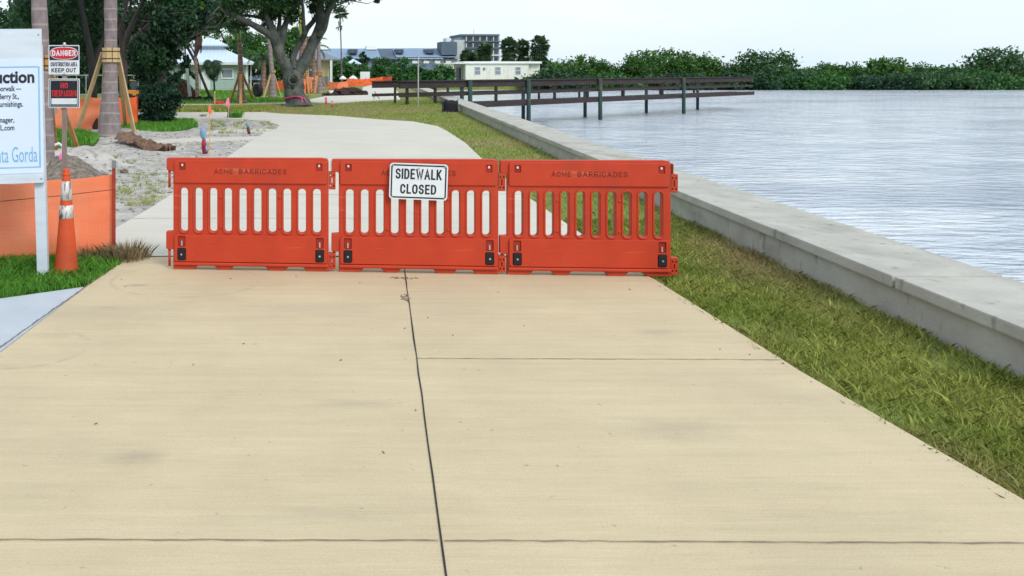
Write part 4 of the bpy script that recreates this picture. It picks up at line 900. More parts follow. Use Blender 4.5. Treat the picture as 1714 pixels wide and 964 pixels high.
# ------------------------------------------------------------------ palms
def frond(mb, base, az, el0, length, droop, n=16, w_=.55, twist=0):
    """feather frond: arching rib with leaflets both sides"""
    p = Vector(base); el = el0; pts = [p.copy()]; st = length / n
    for i in range(n):
        p = p + Vector((math.cos(az) * math.cos(el), math.sin(az) * math.cos(el), math.sin(el))) * st; el -= droop / n * (1 + i / n); pts.append(p.copy())
    side = Vector((-math.sin(az), math.cos(az), 0))
    for i in range(1, len(pts)):
        f = i / n; ll = w_ * math.sin(math.pi * min(1, .12 + .85 * f)) ** .6; d = (pts[i] - pts[i - 1]).normalized()
        for s in (-1, 1):
            for h_ in (0, .5):
                a = pts[i - 1].lerp(pts[i], h_); tip = a + (side * s * .75 + d * .55 + Vector((0, 0, -.35 - .3 * rnd.random()))) * ll; wv = d * (st * .24)
                mb.add([a - wv, a + wv, tip], [(0, 1, 2)])
    mb.tube(pts, [.022 * (1 - .8 * i / n) * max(.6, length / 3) for i in range(n + 1)], 4, cap=False)
def fan(mb, base, d, r, segs=9, spread=R(150)):
    """fan leaf: folded blades radiating from the stalk end"""
    d = d.normalized(); s = d.cross(Vector((rnd.uniform(-.3, .3), rnd.uniform(-.3, .3), 1))).normalized(); u_ = s.cross(d); e = base + d * r * .9
    mb.bar(base, e, .012 + r * .01, .01)
    for k in range(segs):
        a = -spread / 2 + spread * k / (segs - 1); v = d * math.cos(a) + s * math.sin(a); w_ = (s * math.cos(a) - d * math.sin(a)) * r * .17
        tip = e + v * r * .85 - Vector((0, 0, .28 * r * rnd.random())); m_ = e + v * r * .45
        mb.add([e, m_ - w_, tip, m_ + w_], [(0, 1, 2, 3)])
def palm(name, label, trunk, bark, fr=None, group=None, shaft=None, el=(R(75), R(-10))):
    g = G(trunk[0][0], trunk[0][1]); Y = g.y; t = thing(name, label, 'palm', g, group=group); mb = MB(); limb(mb, trunk, Y, 0, 20 if Y < 30 else 10); mb.build('trunk', bark, t, smooth=True)
    top = P(trunk[-1][0], trunk[-1][1], Y)
    if shaft: sm = MB(); limb(sm, shaft, Y, 0, 12); sm.build('crownshaft', M_shaft, t, smooth=True); top = P(shaft[-1][0], shaft[-1][1], Y)
    if fr:
        n, ln, dr, wd = fr; cm = MB()
        for k in range(n): frond(cm, top, 2.4 * k + rnd.random() * .5, el[0] + (el[1] - el[0]) * k / n, ln * rnd.uniform(.85, 1.1), dr, w_=wd)
        cm.build('crown', M_frond, t)
    return t
palm('royal_palm', 'thick gray ringed palm trunk with timber braces left of the shrub', [(185, 233, 22.5), (184.5, 222, 21), (184, 200, 18), (184, 170, 15), (184.5, 140, 13.2), (185, 110, 12.2), (185.5, 60, 11), (185, 0, 10.6), (184.5, -80, 10.5), (184, -170, 9.5)], M_palm, (14, 3.2, 1.7, .6), shaft=[(184, -165, 10), (183.5, -190, 9), (183, -240, 5)])
palm('royal_palm', 'gray ringed palm trunk rising behind the notice board', [(79, 292, 17), (78, 270, 14.5), (76, 220, 13.8), (73, 150, 13.6), (69.5, 90, 13.4), (66.5, 30, 13.4), (64, -30, 13.2), (58, -160, 13), (52, -330, 12)], M_palm, (14, 2.6, 1.7, .5), shaft=[(52, -325, 12.5), (51, -360, 11), (49, -430, 6)])
palm('royal_palm', 'orange brown palm with braces in front of the house corner', [(404.5, 173, 9.5), (404, 166, 7.6), (403.5, 150, 5.8), (403, 125, 4.8), (402, 95, 4), (400.5, 66, 3.2)], M_palmf, (9, 2.6, .9, .4), shaft=[(400.5, 70, 2.9), (399.8, 50, 2.7), (399, 30, 1.6)], el=(R(86), R(60)))
palm('royal_palm', 'gray braced palm left of the big oak trunk', [(457, 163, 7.5), (456.5, 150, 6), (455.5, 125, 4.6), (453, 95, 3.6), (450, 60, 3.0), (446.5, 30, 2.6), (443, -5, 2.2)], M_palm, (9, 2.4, 1, .4), shaft=[(443, -2, 2.4), (441, -25, 1.4)], el=(R(80), R(20)))
palm('royal_palm', 'reddish palm trunk beside the round green tree', [(441, 157, 4.6), (441, 140, 3.8), (441, 115, 4.2), (440, 100, 4.6)], M_palmf, (10, 1.8, 1.6, .5))
palm('royal_palm', 'ringed palm seen through the oak fork, with reddish top', [(507.5, 156, 8), (508, 140, 7), (508, 115, 7.4), (508, 90, 7.4), (508.5, 72, 6), (509, 50, 3.6)], M_palmf, (10, 2.6, 1.0, .5), shaft=[(505, 62, 3.4), (503, 40, 2.6), (501, 8, 1.6)], el=(R(84), R(50)))
palm('royal_palm', 'pale braced palm in front of the yellow building', [(535, 156, 8.5), (534.5, 146, 6.4), (534, 125, 4.6), (533.5, 95, 3.4), (533, 62, 2.6), (532, 20, 2.2)], M_palm, (8, 2.4, 1, .4), el=(R(80), R(20)))
palm('royal_palm', 'slim palm trunk just left of the pale braced palm', [(524, 154, 4.6), (524.5, 130, 3.4), (525, 100, 2.8), (526, 78, 2.6)], M_palmf, (9, 1.7, 1.4, .4))
palm('pygmy_palm', 'small bushy feather palm on a thin trunk before the green house', [(359, 158, 1.7), (358.5, 140, 1.4), (357, 122, 1.5), (356, 108, 1.6)], M_barkd, None)
pg = [o for o in COL.objects if o.get('label', '').startswith('small bushy feather')][0]
cm = MB(); Yp = G(359, 158).y
for k in range(46): frond(cm, P(356, 110, Yp), 2.4 * k, R(86) - R(130) * rnd.random(), 1.55 * rnd.uniform(.6, 1.1), R(rnd.uniform(90, 165)), n=13, w_=.5)
cm.build('crown', M_frond, pg)
# palm with a bound dead skirt
g = G(331, 167); t = thing('dead_palm', 'thin palm with a bound reddish bundle of dead fronds at its top', 'palm', g); mb = MB(); limb(mb, [(331, 168, 4), (330, 150, 3.2), (329, 120, 2.6), (327, 98, 2.4), (328, 88, 3)], g.y, 0, 10); mb.build('trunk', M_palmf, t, smooth=True)
mb = MB(); limb(mb, [(326.5, 96, 2.4), (329, 86, 4), (332, 74, 5.8), (333.5, 64, 5.2), (334, 55, 3), (334, 44, 1.6)], g.y, 0, 10)
for k in range(60):
    a = rnd.uniform(0, 6.28); p0 = P(333, rnd.uniform(56, 78), g.y) + Vector((.17 * math.cos(a), .17 * math.sin(a), 0)); mb.bar(p0, p0 + Vector((rnd.gauss(-.06, .06), 0, -.45)), .03, .02)
mb.build('frond_bundle', M_dead, t)
# thin sky palm
g = G(570, 141); t = thing('fan_palm', 'lone tall thin fan palm standing against the sky', 'palm', g); mb = MB(); limb(mb, [(571.5, 141, 1.6), (571.5, 110, 1.2), (571, 80, 1.0), (570, 50, 1.0), (569, 28, 1.3)], g.y, 0, 8); mb.build('trunk', M_barkp, t, smooth=True)
cm = MB(); c = P(569, 23, g.y)
for k in range(42):
    d = Vector((rnd.gauss(0, 1), rnd.gauss(0, 1), rnd.gauss(.25, .8))); fan(cm, c, d, rnd.uniform(.55, .78))
for k in range(24):
    p0 = P(569.5 + rnd.uniform(-3, 3), rnd.uniform(34, 50), g.y); cm.bar(p0, p0 + Vector((rnd.gauss(0, .08), rnd.gauss(0, .1), -.35)), .07, .02)
for k in range(7):
    fan(cm, P(568 + rnd.uniform(-3, 4), 38 + rnd.uniform(0, 6), g.y), Vector((rnd.gauss(0, 1), rnd.gauss(0, 1), -1)), .35)
cm.build('crown', M_fan, t)

# timber braces on the palms
def braces(label, legs, band, m=M_wood, w_=.09, th=.05, strap=True):
    """legs: ((u,v) foot, depth offset) -> (u,v) head ; band: (u0,u1,v0,v1,Y)"""
    u0, u1, v0, v1, Y = band; cx = (u0 + u1) / 2; t = thing('palm_brace', label, 'timber brace', G(cx, 118 + EYE * F / Y), group='timber braces propping up palms')
    rad = (u1 - u0) / 2 * Y / F; c0 = P(cx, v1, Y); c1 = P(cx, v0, Y); n = 9; bw = 2 * math.pi * rad / n * .93
    for k in range(n):
        a = 2 * math.pi * k / n + R(-90); p = Vector((math.cos(a), math.sin(a), 0)) * rad
        MB().bar(c0 + p, c1 + p, th * .6, bw, (-p.y, p.x, 0)).build('block', m, t)
    if strap:
        for f in (.25, .75):
            z = c0.lerp(c1, f); MB().tube([z + Vector((math.cos(a), math.sin(a), 0)) * (rad + th * .5) for a in np.linspace(0, 2 * math.pi, 17)], .008 + rad * .02, 5, cap=False).build('strap', M_blackp, t)
    for (fu, fv, hu, hv, dy) in legs:
        Yf = Y + dy; a = Vector(((fu - CU) * Yf / F, Yf, EYE - (fv - CV) * Yf / F)) ; a.z = max(.01, a.z) if dy else a.z
        b = P(hu, hv, Y + dy * .15); MB().bar(a, b, w_, th).build('prop', m, t)
Ym = G(185, 233).y; s_ = lambda v: EYE * F / (v - CV)
braces('fresh pale timber braces strapped to the thick gray palm', [(226, 229, 197, 90, s_(229) - Ym), (127, 228, 172, 88, s_(228) - Ym), (211, 219, 199, 98, s_(219) - Ym), (171, 216, 176, 92, 1.6)], (172, 199, 80, 104, Ym), w_=.11, th=.055)
Yb = 2520 / (292 - 118)
braces('fresh timber braces on the palm behind the notice board', [(138, 273, 80, 104, s_(273) - Yb), (20, 300, 62, 104, s_(300) - Yb), (95, 262, 78, 100, s_(262) - Yb)], (58, 87, 92, 116, Yb), w_=.085, th=.045, m=M_woodr)
Yc = G(404.5, 173).y
braces('orange timber braces on the palm at the house corner', [(386, 168, 400, 126, .5), (403, 176, 403, 124, s_(176) - Yc), (424, 166, 407, 127, 1)], (398, 408, 121, 128, Yc), m=M_woodr, w_=.14, th=.06)
Yd = G(457, 163).y
braces('timber braces on the palm left of the big oak', [(471, 162, 458, 120, 0), (441, 165, 454, 122, -.5), (449, 158, 455, 121, 1)], (452, 461, 117, 122, Yd), m=M_wood, w_=.11, th=.06)
Ye = G(535, 156).y
braces('timber braces on the pale palm by the yellow building', [(549, 152, 537, 124, 0), (527, 160, 532, 124, -1), (530, 155, 533, 124, .3)], (529, 540, 120, 127, Ye), m=M_woodr, w_=.16, th=.08)
Yf_ = G(507.5, 156).y
braces('upright timber braces on the ringed palm in the oak fork', [(517, 160, 513, 122, -.6), (520, 157, 514, 124, .1), (500, 157, 503, 124, 0)], (501, 515, 119, 127, Yf_), m=M_woodr, w_=.17, th=.08)

# brown heap of stacked dead fronds
g = G(310, 166); t = thing('frond_heap', 'arching heap of brown dead fronds between the bare trunk and shrub', 'frond heap', g); mb = MB(); Yh = g.y
for k in range(1300):
    f = rnd.random(); u0 = 286 + 40 * f; vt = 124 + 28 * f ** 1.6 + rnd.uniform(0, 14); vb = min(166, vt + rnd.uniform(10, 26))
    if u0 < 296: vb = min(vb, 140 + rnd.uniform(0, 6))
    a = P(u0 + rnd.uniform(-3, 3), vt, Yh + rnd.uniform(-.5, .5)); b = P(u0 + rnd.uniform(-1, 7), vb, Yh + rnd.uniform(-.7, .7)); mb.bar(a, b, .05, .012, (rnd.random(), rnd.random(), 0))
mb.build('fronds', M_dead, t)
limb_ = MB(); limb(limb_, [(306, 166, 7), (304, 152, 7), (308, 138, 6), (322, 158, 6), (326, 166, 7)], Yh); limb_.build('core', M_mulch, t, smooth=True)

# ------------------------------------------------------------------ pale green house
M_sid = mat('pale_green_siding', (.36, .50, .47), .7, (.33, .46, .44), 3, 3)
M_trim = mat('white_trim', (.66, .70, .72), .6, (.6, .64, .67), 3)
def seams(m, n, l, mp, c):
    tc = n.new('ShaderNodeTexCoord'); wv = n.new('ShaderNodeTexWave'); wv.bands_direction = 'X'; wv.inputs['Scale'].default_value = .8; l.new(tc.outputs['Object'], wv.inputs[0])
    mr = n.new('ShaderNodeMapRange'); mr.inputs[1].default_value = .9; mr.inputs[2].default_value = 1; mr.inputs[4].default_value = .5; l.new(wv.outputs['Fac'], mr.inputs[0])
    mx = n.new('ShaderNodeMixRGB'); mx.inputs[2].default_value = (.40, .50, .62, 1); l.new(mr.outputs[0], mx.inputs[0]); l.new(c, mx.inputs[1]); return mx.outputs[0]
M_roofw = mat('pale_metal_roof', (.58, .70, .82), .35, (.54, .65, .77), .6, 4, metal=.1, extra=seams)
M_glassd = mat('dim_glass', (.22, .27, .33), .15, (.16, .20, .25), 2, spec=.8)
M_glassk = mat('dark_glass', (.02, .03, .045), .1, (.03, .05, .07), 1, spec=.9)
def box3(mb, x0, x1, y0, y1, z0, z1): return mb.box(((x0 + x1) / 2, (y0 + y1) / 2, (z0 + z1) / 2), (x1 - x0, y1 - y0, z1 - z0))
def hip(mb, x0, x1, y0, y1, z0, z1, cut=None, th=.12):
    """hip roof; cut = (x0, x1, y0, y1) of the flat top it stops at"""
    if cut is None:
        h = (y1 - y0) / 2; rx0, rx1, ry0, ry1 = (x0 + h, x1 - h, y0 + h, y0 + h + .01) if x1 - x0 > 2 * h else ((x0 + x1) / 2, (x0 + x1) / 2 + .01, (y0 + y1) / 2, (y0 + y1) / 2 + .01)
    else: rx0, rx1, ry0, ry1 = cut
    vs = [(x0, y0, z0 - th), (x1, y0, z0 - th), (x1, y1, z0 - th), (x0, y1, z0 - th), (x0, y0, z0), (x1, y0, z0), (x1, y1, z0), (x0, y1, z0), (rx0, ry0, z1), (rx1, ry0, z1), (rx1, ry1, z1), (rx0, ry1, z1)]
    return mb.add(vs, [(0, 1, 2, 3), (0, 1, 5, 4), (1, 2, 6, 5), (2, 3, 7, 6), (3, 0, 4, 7), (4, 5, 9, 8), (5, 6, 10, 9), (6, 7, 11, 10), (7, 4, 8, 11), (8, 9, 10, 11)])
YH = 78.75; k_ = YH / F; X_ = lambda u: (u - CU) * k_; Z_ = lambda v: EYE - (v - CV) * k_
t = thing('green_house', 'pale green cottage with white hipped metal roof and raised cupola', 'house', (X_(345), YH, 0))
x0, x1 = X_(277), X_(414); D = 9
mb = box3(MB(), x0, x1, YH, YH + D, 0, Z_(105) + .02)
for i in range(13): box3(mb, x0 - .015, x1 + .015, YH - .02, YH + D + .02, .12 + i * .2, .13 + i * .2)
wall = mb.build('wall', M_sid, t)
hip(MB(), X_(268), X_(426), YH - .7, YH + D + .7, Z_(105) + .05, Z_(81), (X_(318), X_(374), YH + 3.2, YH + D - 3.0)).build('roof', M_roofw, t)
box3(MB(), X_(321), X_(371), YH + 3.3, YH + D - 3.1, Z_(83), Z_(74)).build('cupola_wall', M_trim, t)
hip(MB(), X_(312), X_(378), YH + 2.7, YH + D - 2.5, Z_(75) + .1, Z_(59), th=.14).build('cupola_roof', M_roofw, t)
box3(MB(), X_(268.5), X_(425.5), YH - .74, YH - .705, Z_(107.5) - .05, Z_(105) + .03).build('fascia', M_trim, t)
f = box3(MB(), X_(370), X_(391), YH - .07, YH - .01, Z_(132), Z_(114.5)).build('window', M_trim, t); box3(MB(), X_(372), X_(389), YH - .08, YH - .072, Z_(129.5), Z_(117)).build('pane', M_glassd, f)
f = box3(MB(), X_(293), X_(308), YH - .07, YH - .01, Z_(132), Z_(116)).build('window', M_trim, t); box3(MB(), X_(295), X_(306), YH - .08, YH - .072, Z_(130), Z_(118)).build('pane', M_glassd, f)
box3(MB(), X_(411), X_(415), YH - .06, YH + .2, 0, Z_(106)).build('corner_board', M_trim, t)
box3(MB(), X_(336), X_(352), YH - .07, YH - .01, 0, Z_(116)).build('door', M_trim, t)
box3(MB(), X_(418.5), X_(420), YH + 2, YH + 2.1, 0, Z_(106)).build('porch_post', M_trim, t)
# yellow building
YY = 84.0; k_ = YY / F
M_yel = mat('yellow_stucco', (.56, .50, .30), .8, (.50, .44, .26), 2); M_roofg = mat('gray_shingle', (.22, .25, .29), .9, (.15, .17, .21), 5, 5)
t = thing('yellow_building', 'small pale yellow building with gray hipped roof behind the oak', 'building', (X_(520), YY, 0))
box3(MB(), X_(490), X_(551), YY, YY + 6, 0, Z_(101)).build('wall', M_yel, t)
hip(MB(), X_(484), X_(569), YY - 1, YY + 7, Z_(99), Z_(80), (X_(505), X_(527), YY + 2.5, YY + 3.5)).build('roof', M_roofg, t)
f = box3(MB(), X_(517.5), X_(526), YY - .06, YY - .01, .25, Z_(109)).build('door', M_glassk, t)
box3(MB(), X_(523.4), X_(524.4), YY - .1, YY - .065, .5, Z_(113)).build('door_rail', M_trim, f); box3(MB(), X_(519), X_(524), YY - .1, YY - .065, Z_(118), Z_(116)).build('door_rail', M_trim, f)
box3(MB(), X_(551.2), X_(555), YY - 1, YY - .7, 0, Z_(101)).build('porch_column', M_trim, t)
box3(MB(), X_(538), X_(550), YY - .04, YY - .01, .2, Z_(128)).build('gray_panel', M_glassd, t)

# ------------------------------------------------------------------ far shore buildings
M_white = mat('cream_wall', (.74, .77, .73), .8, (.68, .71, .66), 2, 5, extra=layer((.4, .4, .36), 1.2, .6, .75, (1, 1, .3), .4))
M_wroof = mat('white_roof', (.88, .89, .90), .6)
YW = 147.0; k_ = YW / F; Z0 = .0
t = thing('white_bungalow', 'long low cream building with flat white roof across the water', 'building', (X_(840), YW, 0))
box3(MB(), X_(779), X_(885), YW, YW + 8, 0, Z_(106)).build('wall', M_white, t)
box3(MB(), X_(885), X_(905), YW + .5, YW + 8.3, 0, Z_(106.3)).build('wall', M_white, t)
mb = box3(MB(), X_(744), X_(760), YW + .2, YW + 6, 0, Z_(107)); mb.build('wall', M_white, t)
box3(MB(), X_(760), X_(778.9), YW + 2.6, YW + 6, 0, Z_(107)).build('recess_wall', M_white, t)
box3(MB(), X_(769), X_(777), YW + 2.5, YW + 2.58, 0, Z_(113)).build('door', M_glassk, t)
box3(MB(), X_(742), X_(779), YW - .3, YW + 6.3, Z_(107) + .02, Z_(105.8)).build('porch_roof', M_white, t)
box3(MB(), X_(776), X_(906), YW - .35, YW + 8.7, Z_(106.4) + .02, Z_(102.8)).build('roof', M_wroof, t)
for (a, b) in ((794, 804.5), (828, 838.5), (862, 872)):
    f = box3(MB(), X_(a), X_(b), YW - .06, YW - .01, Z_(125), Z_(111.5)).build('window', M_trim, t)
    box3(MB(), X_(a + 1), X_(b - 1), YW - .09, YW - .065, Z_(124), Z_(112.5)).build('pane', M_glassd, f); box3(MB(), X_(a + 1), X_(b - 1), YW - .11, YW - .092, Z_(118.4), Z_(117.7)).build('mullion', M_trim, f)
box3(MB(), X_(809), X_(812), YW - .25, YW - .01, Z_(116.5), Z_(113)).build('vent_box', M_postg, t)
for u in (779.5, 815, 850, 884): box3(MB(), X_(u), X_(u + .7), YW - .05, YW - .01, 0, Z_(106.2)).build('wall_strip', M_trim, t)
# long condominium
YC = 260.0; k_ = YC / F
M_blu = mat('blue_gray_siding', (.17, .24, .33), .8, (.13, .19, .28), .3); M_blur = mat('blue_gray_roof', (.22, .31, .44), .85, (.19, .27, .39), .15, 5); M_dkr = mat('slate_roof', (.10, .14, .20), .85, (.08, .11, .16), .2)
t = thing('condominium', 'long low blue gray waterfront condominium with dormers on its roof', 'building', (X_(650), YC, 0))
box3(MB(), X_(540), X_(766), YC, YC + 14, 0, Z_(98)).build('wall', M_blu, t)
def shed(u0, u1, m, v0=98, v1=80, y0=-1.5, y1=8):
    return MB().add([(X_(u0), YC + y0, Z_(v0)), (X_(u1), YC + y0, Z_(v0)), (X_(u1), YC + y1, Z_(v1)), (X_(u0), YC + y1, Z_(v1)), (X_(u0), YC + 16, Z_(v0)), (X_(u1), YC + 16, Z_(v0))], [(0, 1, 2, 3), (3, 2, 5, 4), (0, 3, 4), (1, 2, 5), (0, 1, 5, 4)]).build('roof', m, t)
shed(538, 637, M_blur); shed(637.4, 662, M_dkr, 99, 80); shed(662.4, 766, M_blur, 96, 79.5)
box3(MB(), X_(738), X_(764), YC - 1, YC + 6, Z_(92), Z_(70)).build('roof_tower', M_dkr, t)
for (a, b) in ((585, 599), (664, 676), (714, 728)):
    d = box3(MB(), X_(a), X_(b), YC + .5, YC + 6, Z_(89), Z_(82)).build('dormer', M_dkr, t)
    for q in (a + 1, (a + b) / 2 + .8): box3(MB(), X_(q), X_(q + 4), YC + .4, YC + .48, Z_(88), Z_(83.5)).build('pane', M_glassk, d)
for (a, b, v) in ((537, 554, 76), (617, 635, 75.6)): box3(MB(), X_(a), X_(b), YC + 6, YC + 10, Z_(82), Z_(v)).build('roof_unit', M_wroof, t)
for i in range(8):
    a = 690 + i * 9.3; f = box3(MB(), X_(a), X_(a + 7), YC - .1, YC - .02, Z_(106), Z_(98.5)).build('window', M_glassd, t)
    if i % 2 == 0: box3(MB(), X_(a - 1), X_(a + 8.3), YC - 1.3, YC - 1.2, Z_(106), Z_(102)).build('railing', M_trim, t)
for i in range(6):
    a = 548 + i * 15; box3(MB(), X_(a), X_(a + 8), YC - .1, YC - .02, Z_(108), Z_(100)).build('window', M_glassk, t)
for i in range(3): box3(MB(), X_(640 + i * 8), X_(646 + i * 8), YC - .1, YC - .02, Z_(107), Z_(101)).build('window', M_glassk, t)
t = thing('apartment_tower', 'tallest blue gray apartment block with balconies and white stair wing', 'building', (X_(808), YC, 0))
M_twr = mat('tower_siding', (.27, .35, .46), .8, (.23, .31, .42), .3)
box3(MB(), X_(776), X_(842), YC + 4, YC + 18, 0, Z_(60)).build('wall', M_twr, t)
box3(MB(), X_(764), X_(783), YC + 3, YC + 12, 0, Z_(66)).build('stair_wing', mat('pale_stair_wall', (.52, .56, .60), .8), t); box3(MB(), X_(750.5), X_(757), YC + 3, YC + 8, 0, Z_(63)).build('stair_wing', M_trim, t)
box3(MB(), X_(774), X_(840), YC + 2.5, YC + 19, Z_(60) + .02, Z_(56.5)).build('roof', M_dkr, t)
for fl, (va, vb) in enumerate(((61, 67), (72, 78), (84, 90), (95, 101))):
    box3(MB(), X_(782), X_(842), YC + 2.2, YC + 4, Z_(vb + 3), Z_(vb + 1)).build('balcony_slab', M_dkr if fl < 2 else M_trim, t)
    for i in range(5):
        a = 785 + i * 11.5; box3(MB(), X_(a), X_(a + 8), YC + 3.9, YC + 3.97, Z_(vb), Z_(va)).build('window', M_glassk, t)
        box3(MB(), X_(a - 2), X_(a - .9), YC + 2.3, YC + 2.6, Z_(vb + 1) + .02, Z_(va)).build('balcony_post', M_trim, t)
MB().tube([P(793, 57, YC + 8), P(793, 49, YC + 8)], .12, 6).build('mast', M_trim, t)
YR = 150; k_ = YR / F
t = thing('blue_cottage', 'tiny pale blue hip roofed cottage among the shoreline bushes', 'house', (X_(592), YR, 0)); box3(MB(), X_(585), X_(600), YR, YR + 4, 0, Z_(107)).build('wall', M_blu, t); hip(MB(), X_(582), X_(604), YR - 1, YR + 5, Z_(106.5), Z_(98)).build('roof', M_roofw, t)

# shoreline bushes, each its own
def bush(label, u, Y, ru, vt, vb, n, leaf=M_leafm, size=.3, grp='shoreline bushes beyond the path end', name='shoreline_bush', ry=None):
    t = thing(name, label, 'bush', (P(u, 0, Y).x, Y, 0), group=grp); vc = (vt + vb) / 2; rv = (vb - vt) / 2; r = ru * Y / F
    mb = MB()
    for k in range(4): mb.tube([(P(u, 0, Y).x + rnd.uniform(-.3, .3) * r, Y, -.2), (P(u, 0, Y).x + rnd.uniform(-.6, .6) * r, Y, P(u, vc, Y).z)], [.09, .04], 5)
    mb.build('stem', M_barkd, t)
    npmesh('crown', cloud([(P(u, vc + 1, Y), (r, ry or r * .7, rv * Y / F), n), (P(u - ru * .5, vc + rv * .4, Y), (r * .6, r * .5, rv * .7 * Y / F), n // 3), (P(u + ru * .5, vc + rv * .3, Y), (r * .6, r * .5, rv * .8 * Y / F), n // 3)], size, 40, .4), 4, leaf, t)
for a in (('leafy bush directly right of the yellow building', 572, 112, 20, 101, 137, 1500), ('rounded bush behind the white tent tops', 598, 118, 20, 108, 137, 1400), ('green bush above the long orange netting', 628, 122, 20, 106, 138, 1400),
          ('dark bush under the middle of the condominium', 642, 170, 18, 96, 128, 1300, M_leafo), ('green bush at the very end of the path', 656, 124, 18, 108, 138, 1300), ('tall dark bush left of the lone palm foot', 555, 150, 18, 94, 130, 1100, M_leafo), ('pale green bush above the thin gray pole', 676, 160, 20, 95, 132, 1500),
          ('bright green mangrove bush behind the gray pole', 700, 130, 18, 110, 141, 1400), ('low mangrove bush left of the cream building', 724, 126, 16, 113, 142, 1300), ('dark mangrove bush touching the cream building', 745, 128, 14, 108, 142, 1200),
          ('small dark round tree before the condominium roof', 609, 165, 7, 85, 112, 500, M_leafd), ('low bush strip at the water edge by the dock end', 684, 118, 18, 124, 142, 900), ('bushy clump left of the condominium foot', 582, 175, 12, 94, 122, 700, M_leafo)):
    bush(*a)
for a in (('dark low bush added for shade behind the dark pickup truck', 110, 62, 34, 128, 160, 1900, M_leafd), ('dark low bush added for shade behind the large braced palm', 168, 63, 34, 126, 160, 1900, M_leafd), ('dark low bush added for shade behind the small loader', 222, 64, 30, 128, 160, 1700, M_leafd), ('dark low bush added for shade behind the notice board', 50, 62, 36, 126, 160, 1900, M_leafd)):
    bush(*a, size=.16, grp='dark bushes added for shade behind the parked vehicles', name='shade_filler_bush')  # bushes added to darken the lawn strip that gets no canopy shadow
for a in (('dark bush between the last two cabbage palms', 888, 176, 20, 84, 118, 900, M_leafo), ('dark bush at the foot of the broad cabbage palm', 797, 178, 22, 82, 118, 900, M_leafo), ('dark bush left of the slim cabbage palm', 863, 178, 14, 88, 118, 700, M_leafd)):
    bush(*a, grp='bushes behind the cream building')
q2 = random.Random(9)
for i, lab in enumerate(('nearest the dock end', 'second to the right of the dock end', 'third to the right of the dock end', 'fourth to the right of the dock end', 'fifth to the right of the dock end', 'sixth to the right of the dock end', 'seventh to the right of the dock end', 'eighth and last, at the right edge')):
    bush('low mangrove clump along the far waterline, ' + lab, 930 + i * 108 + q2.uniform(-25, 25), 141.8 + i * .22, q2.uniform(50, 66), q2.uniform(121, 129), 149, 2600, q2.choice([M_leafm, M_leafo, M_leafd]), .32, 'mangrove clumps on the far waterline', 'mangrove', 2.0)
# cabbage palms beyond the cream building
def cabbage(label, u, Y, ru, vt, vb, n=95):
    ru *= 1.12 if u < 840 else 1.3
    t = thing('cabbage_palm', label, 'palm', (P(u, 0, Y).x, Y, 0), group='cabbage palms behind the cream building'); r = ru * Y / F; vc = vt + ru
    MB().tube([(P(u, 0, Y).x, Y, 0), P(u, vc, Y)], [.22, .18], 8).build('trunk', M_barkp, t, smooth=True); cm = MB(); c = P(u, vc, Y)
    for k in range(n):
        d = Vector((rnd.gauss(0, 1), rnd.gauss(0, 1), rnd.gauss(.1, .9))); fan(cm, c + Vector((0, 0, -rnd.random() * r * .4)), d, r * .62 * rnd.uniform(.8, 1.1), 7)
    for k in range(int((vb - vt) * 2.6)):
        d = Vector((rnd.gauss(0, 1), rnd.gauss(0, 1), -.8)); fan(cm, P(u, vc + rnd.random() * (vb - vc), Y), d, r * .58, 6)
    cm.build('crown', M_fan, t)
for a in (('cabbage palm with low crown at the left of the row', 784, 172, 14, 80, 104), ('broad cabbage palm crown in front of the apartment tower', 811, 168, 12.5, 68, 104), ('tall cabbage palm right of the apartment tower', 852, 168, 12.5, 59, 104),
          ('slim cabbage palm second from the right of the cream building', 875, 172, 10.5, 62, 104), ('tallest cabbage palm at the right end of the cream building', 903, 168, 13, 55, 104)):
    cabbage(*a)
# far shore continuing to the right
q = random.Random(3)
words = ['first', 'second', 'third', 'fourth', 'fifth', 'sixth', 'seventh', 'eighth', 'ninth', 'tenth', 'eleventh', 'twelfth', 'thirteenth', 'fourteenth', 'fifteenth', 'sixteenth', 'seventeenth', 'eighteenth']
for i in range(17):
    u = 925 + i * 50 + q.uniform(-10, 10); Yt = 185 + q.uniform(0, 25)
    bush('far shore tree, %s to the right of the cream building' % words[i], u, Yt, q.uniform(22, 50), q.uniform(80, 114), 138, 2600, q.choice([M_leafm, M_leafo, M_leafg]), .42, 'trees along the far right shore', 'far_tree', 5)
k_ = 172 / F
for (a, b, vt, m, lab) in ():
    t = thing('shore_house', lab, 'house', (X_((a + b) / 2), 172, 0)); box3(MB(), X_(a), X_(b), 172, 180, 0, Z_(vt + 9)).build('wall', m, t); hip(MB(), X_(a - 5), X_(b + 5), 171, 181, Z_(vt + 9) + .1, Z_(vt - 4)).build('roof', M_roofg, t)
    for j in range(4): x = a + 8 + j * (b - a - 16) / 3.6; f = box3(MB(), X_(x), X_(x + 9), 171.9, 171.98, Z_(124), Z_(vt + 13)).build('window', M_glassd, t)

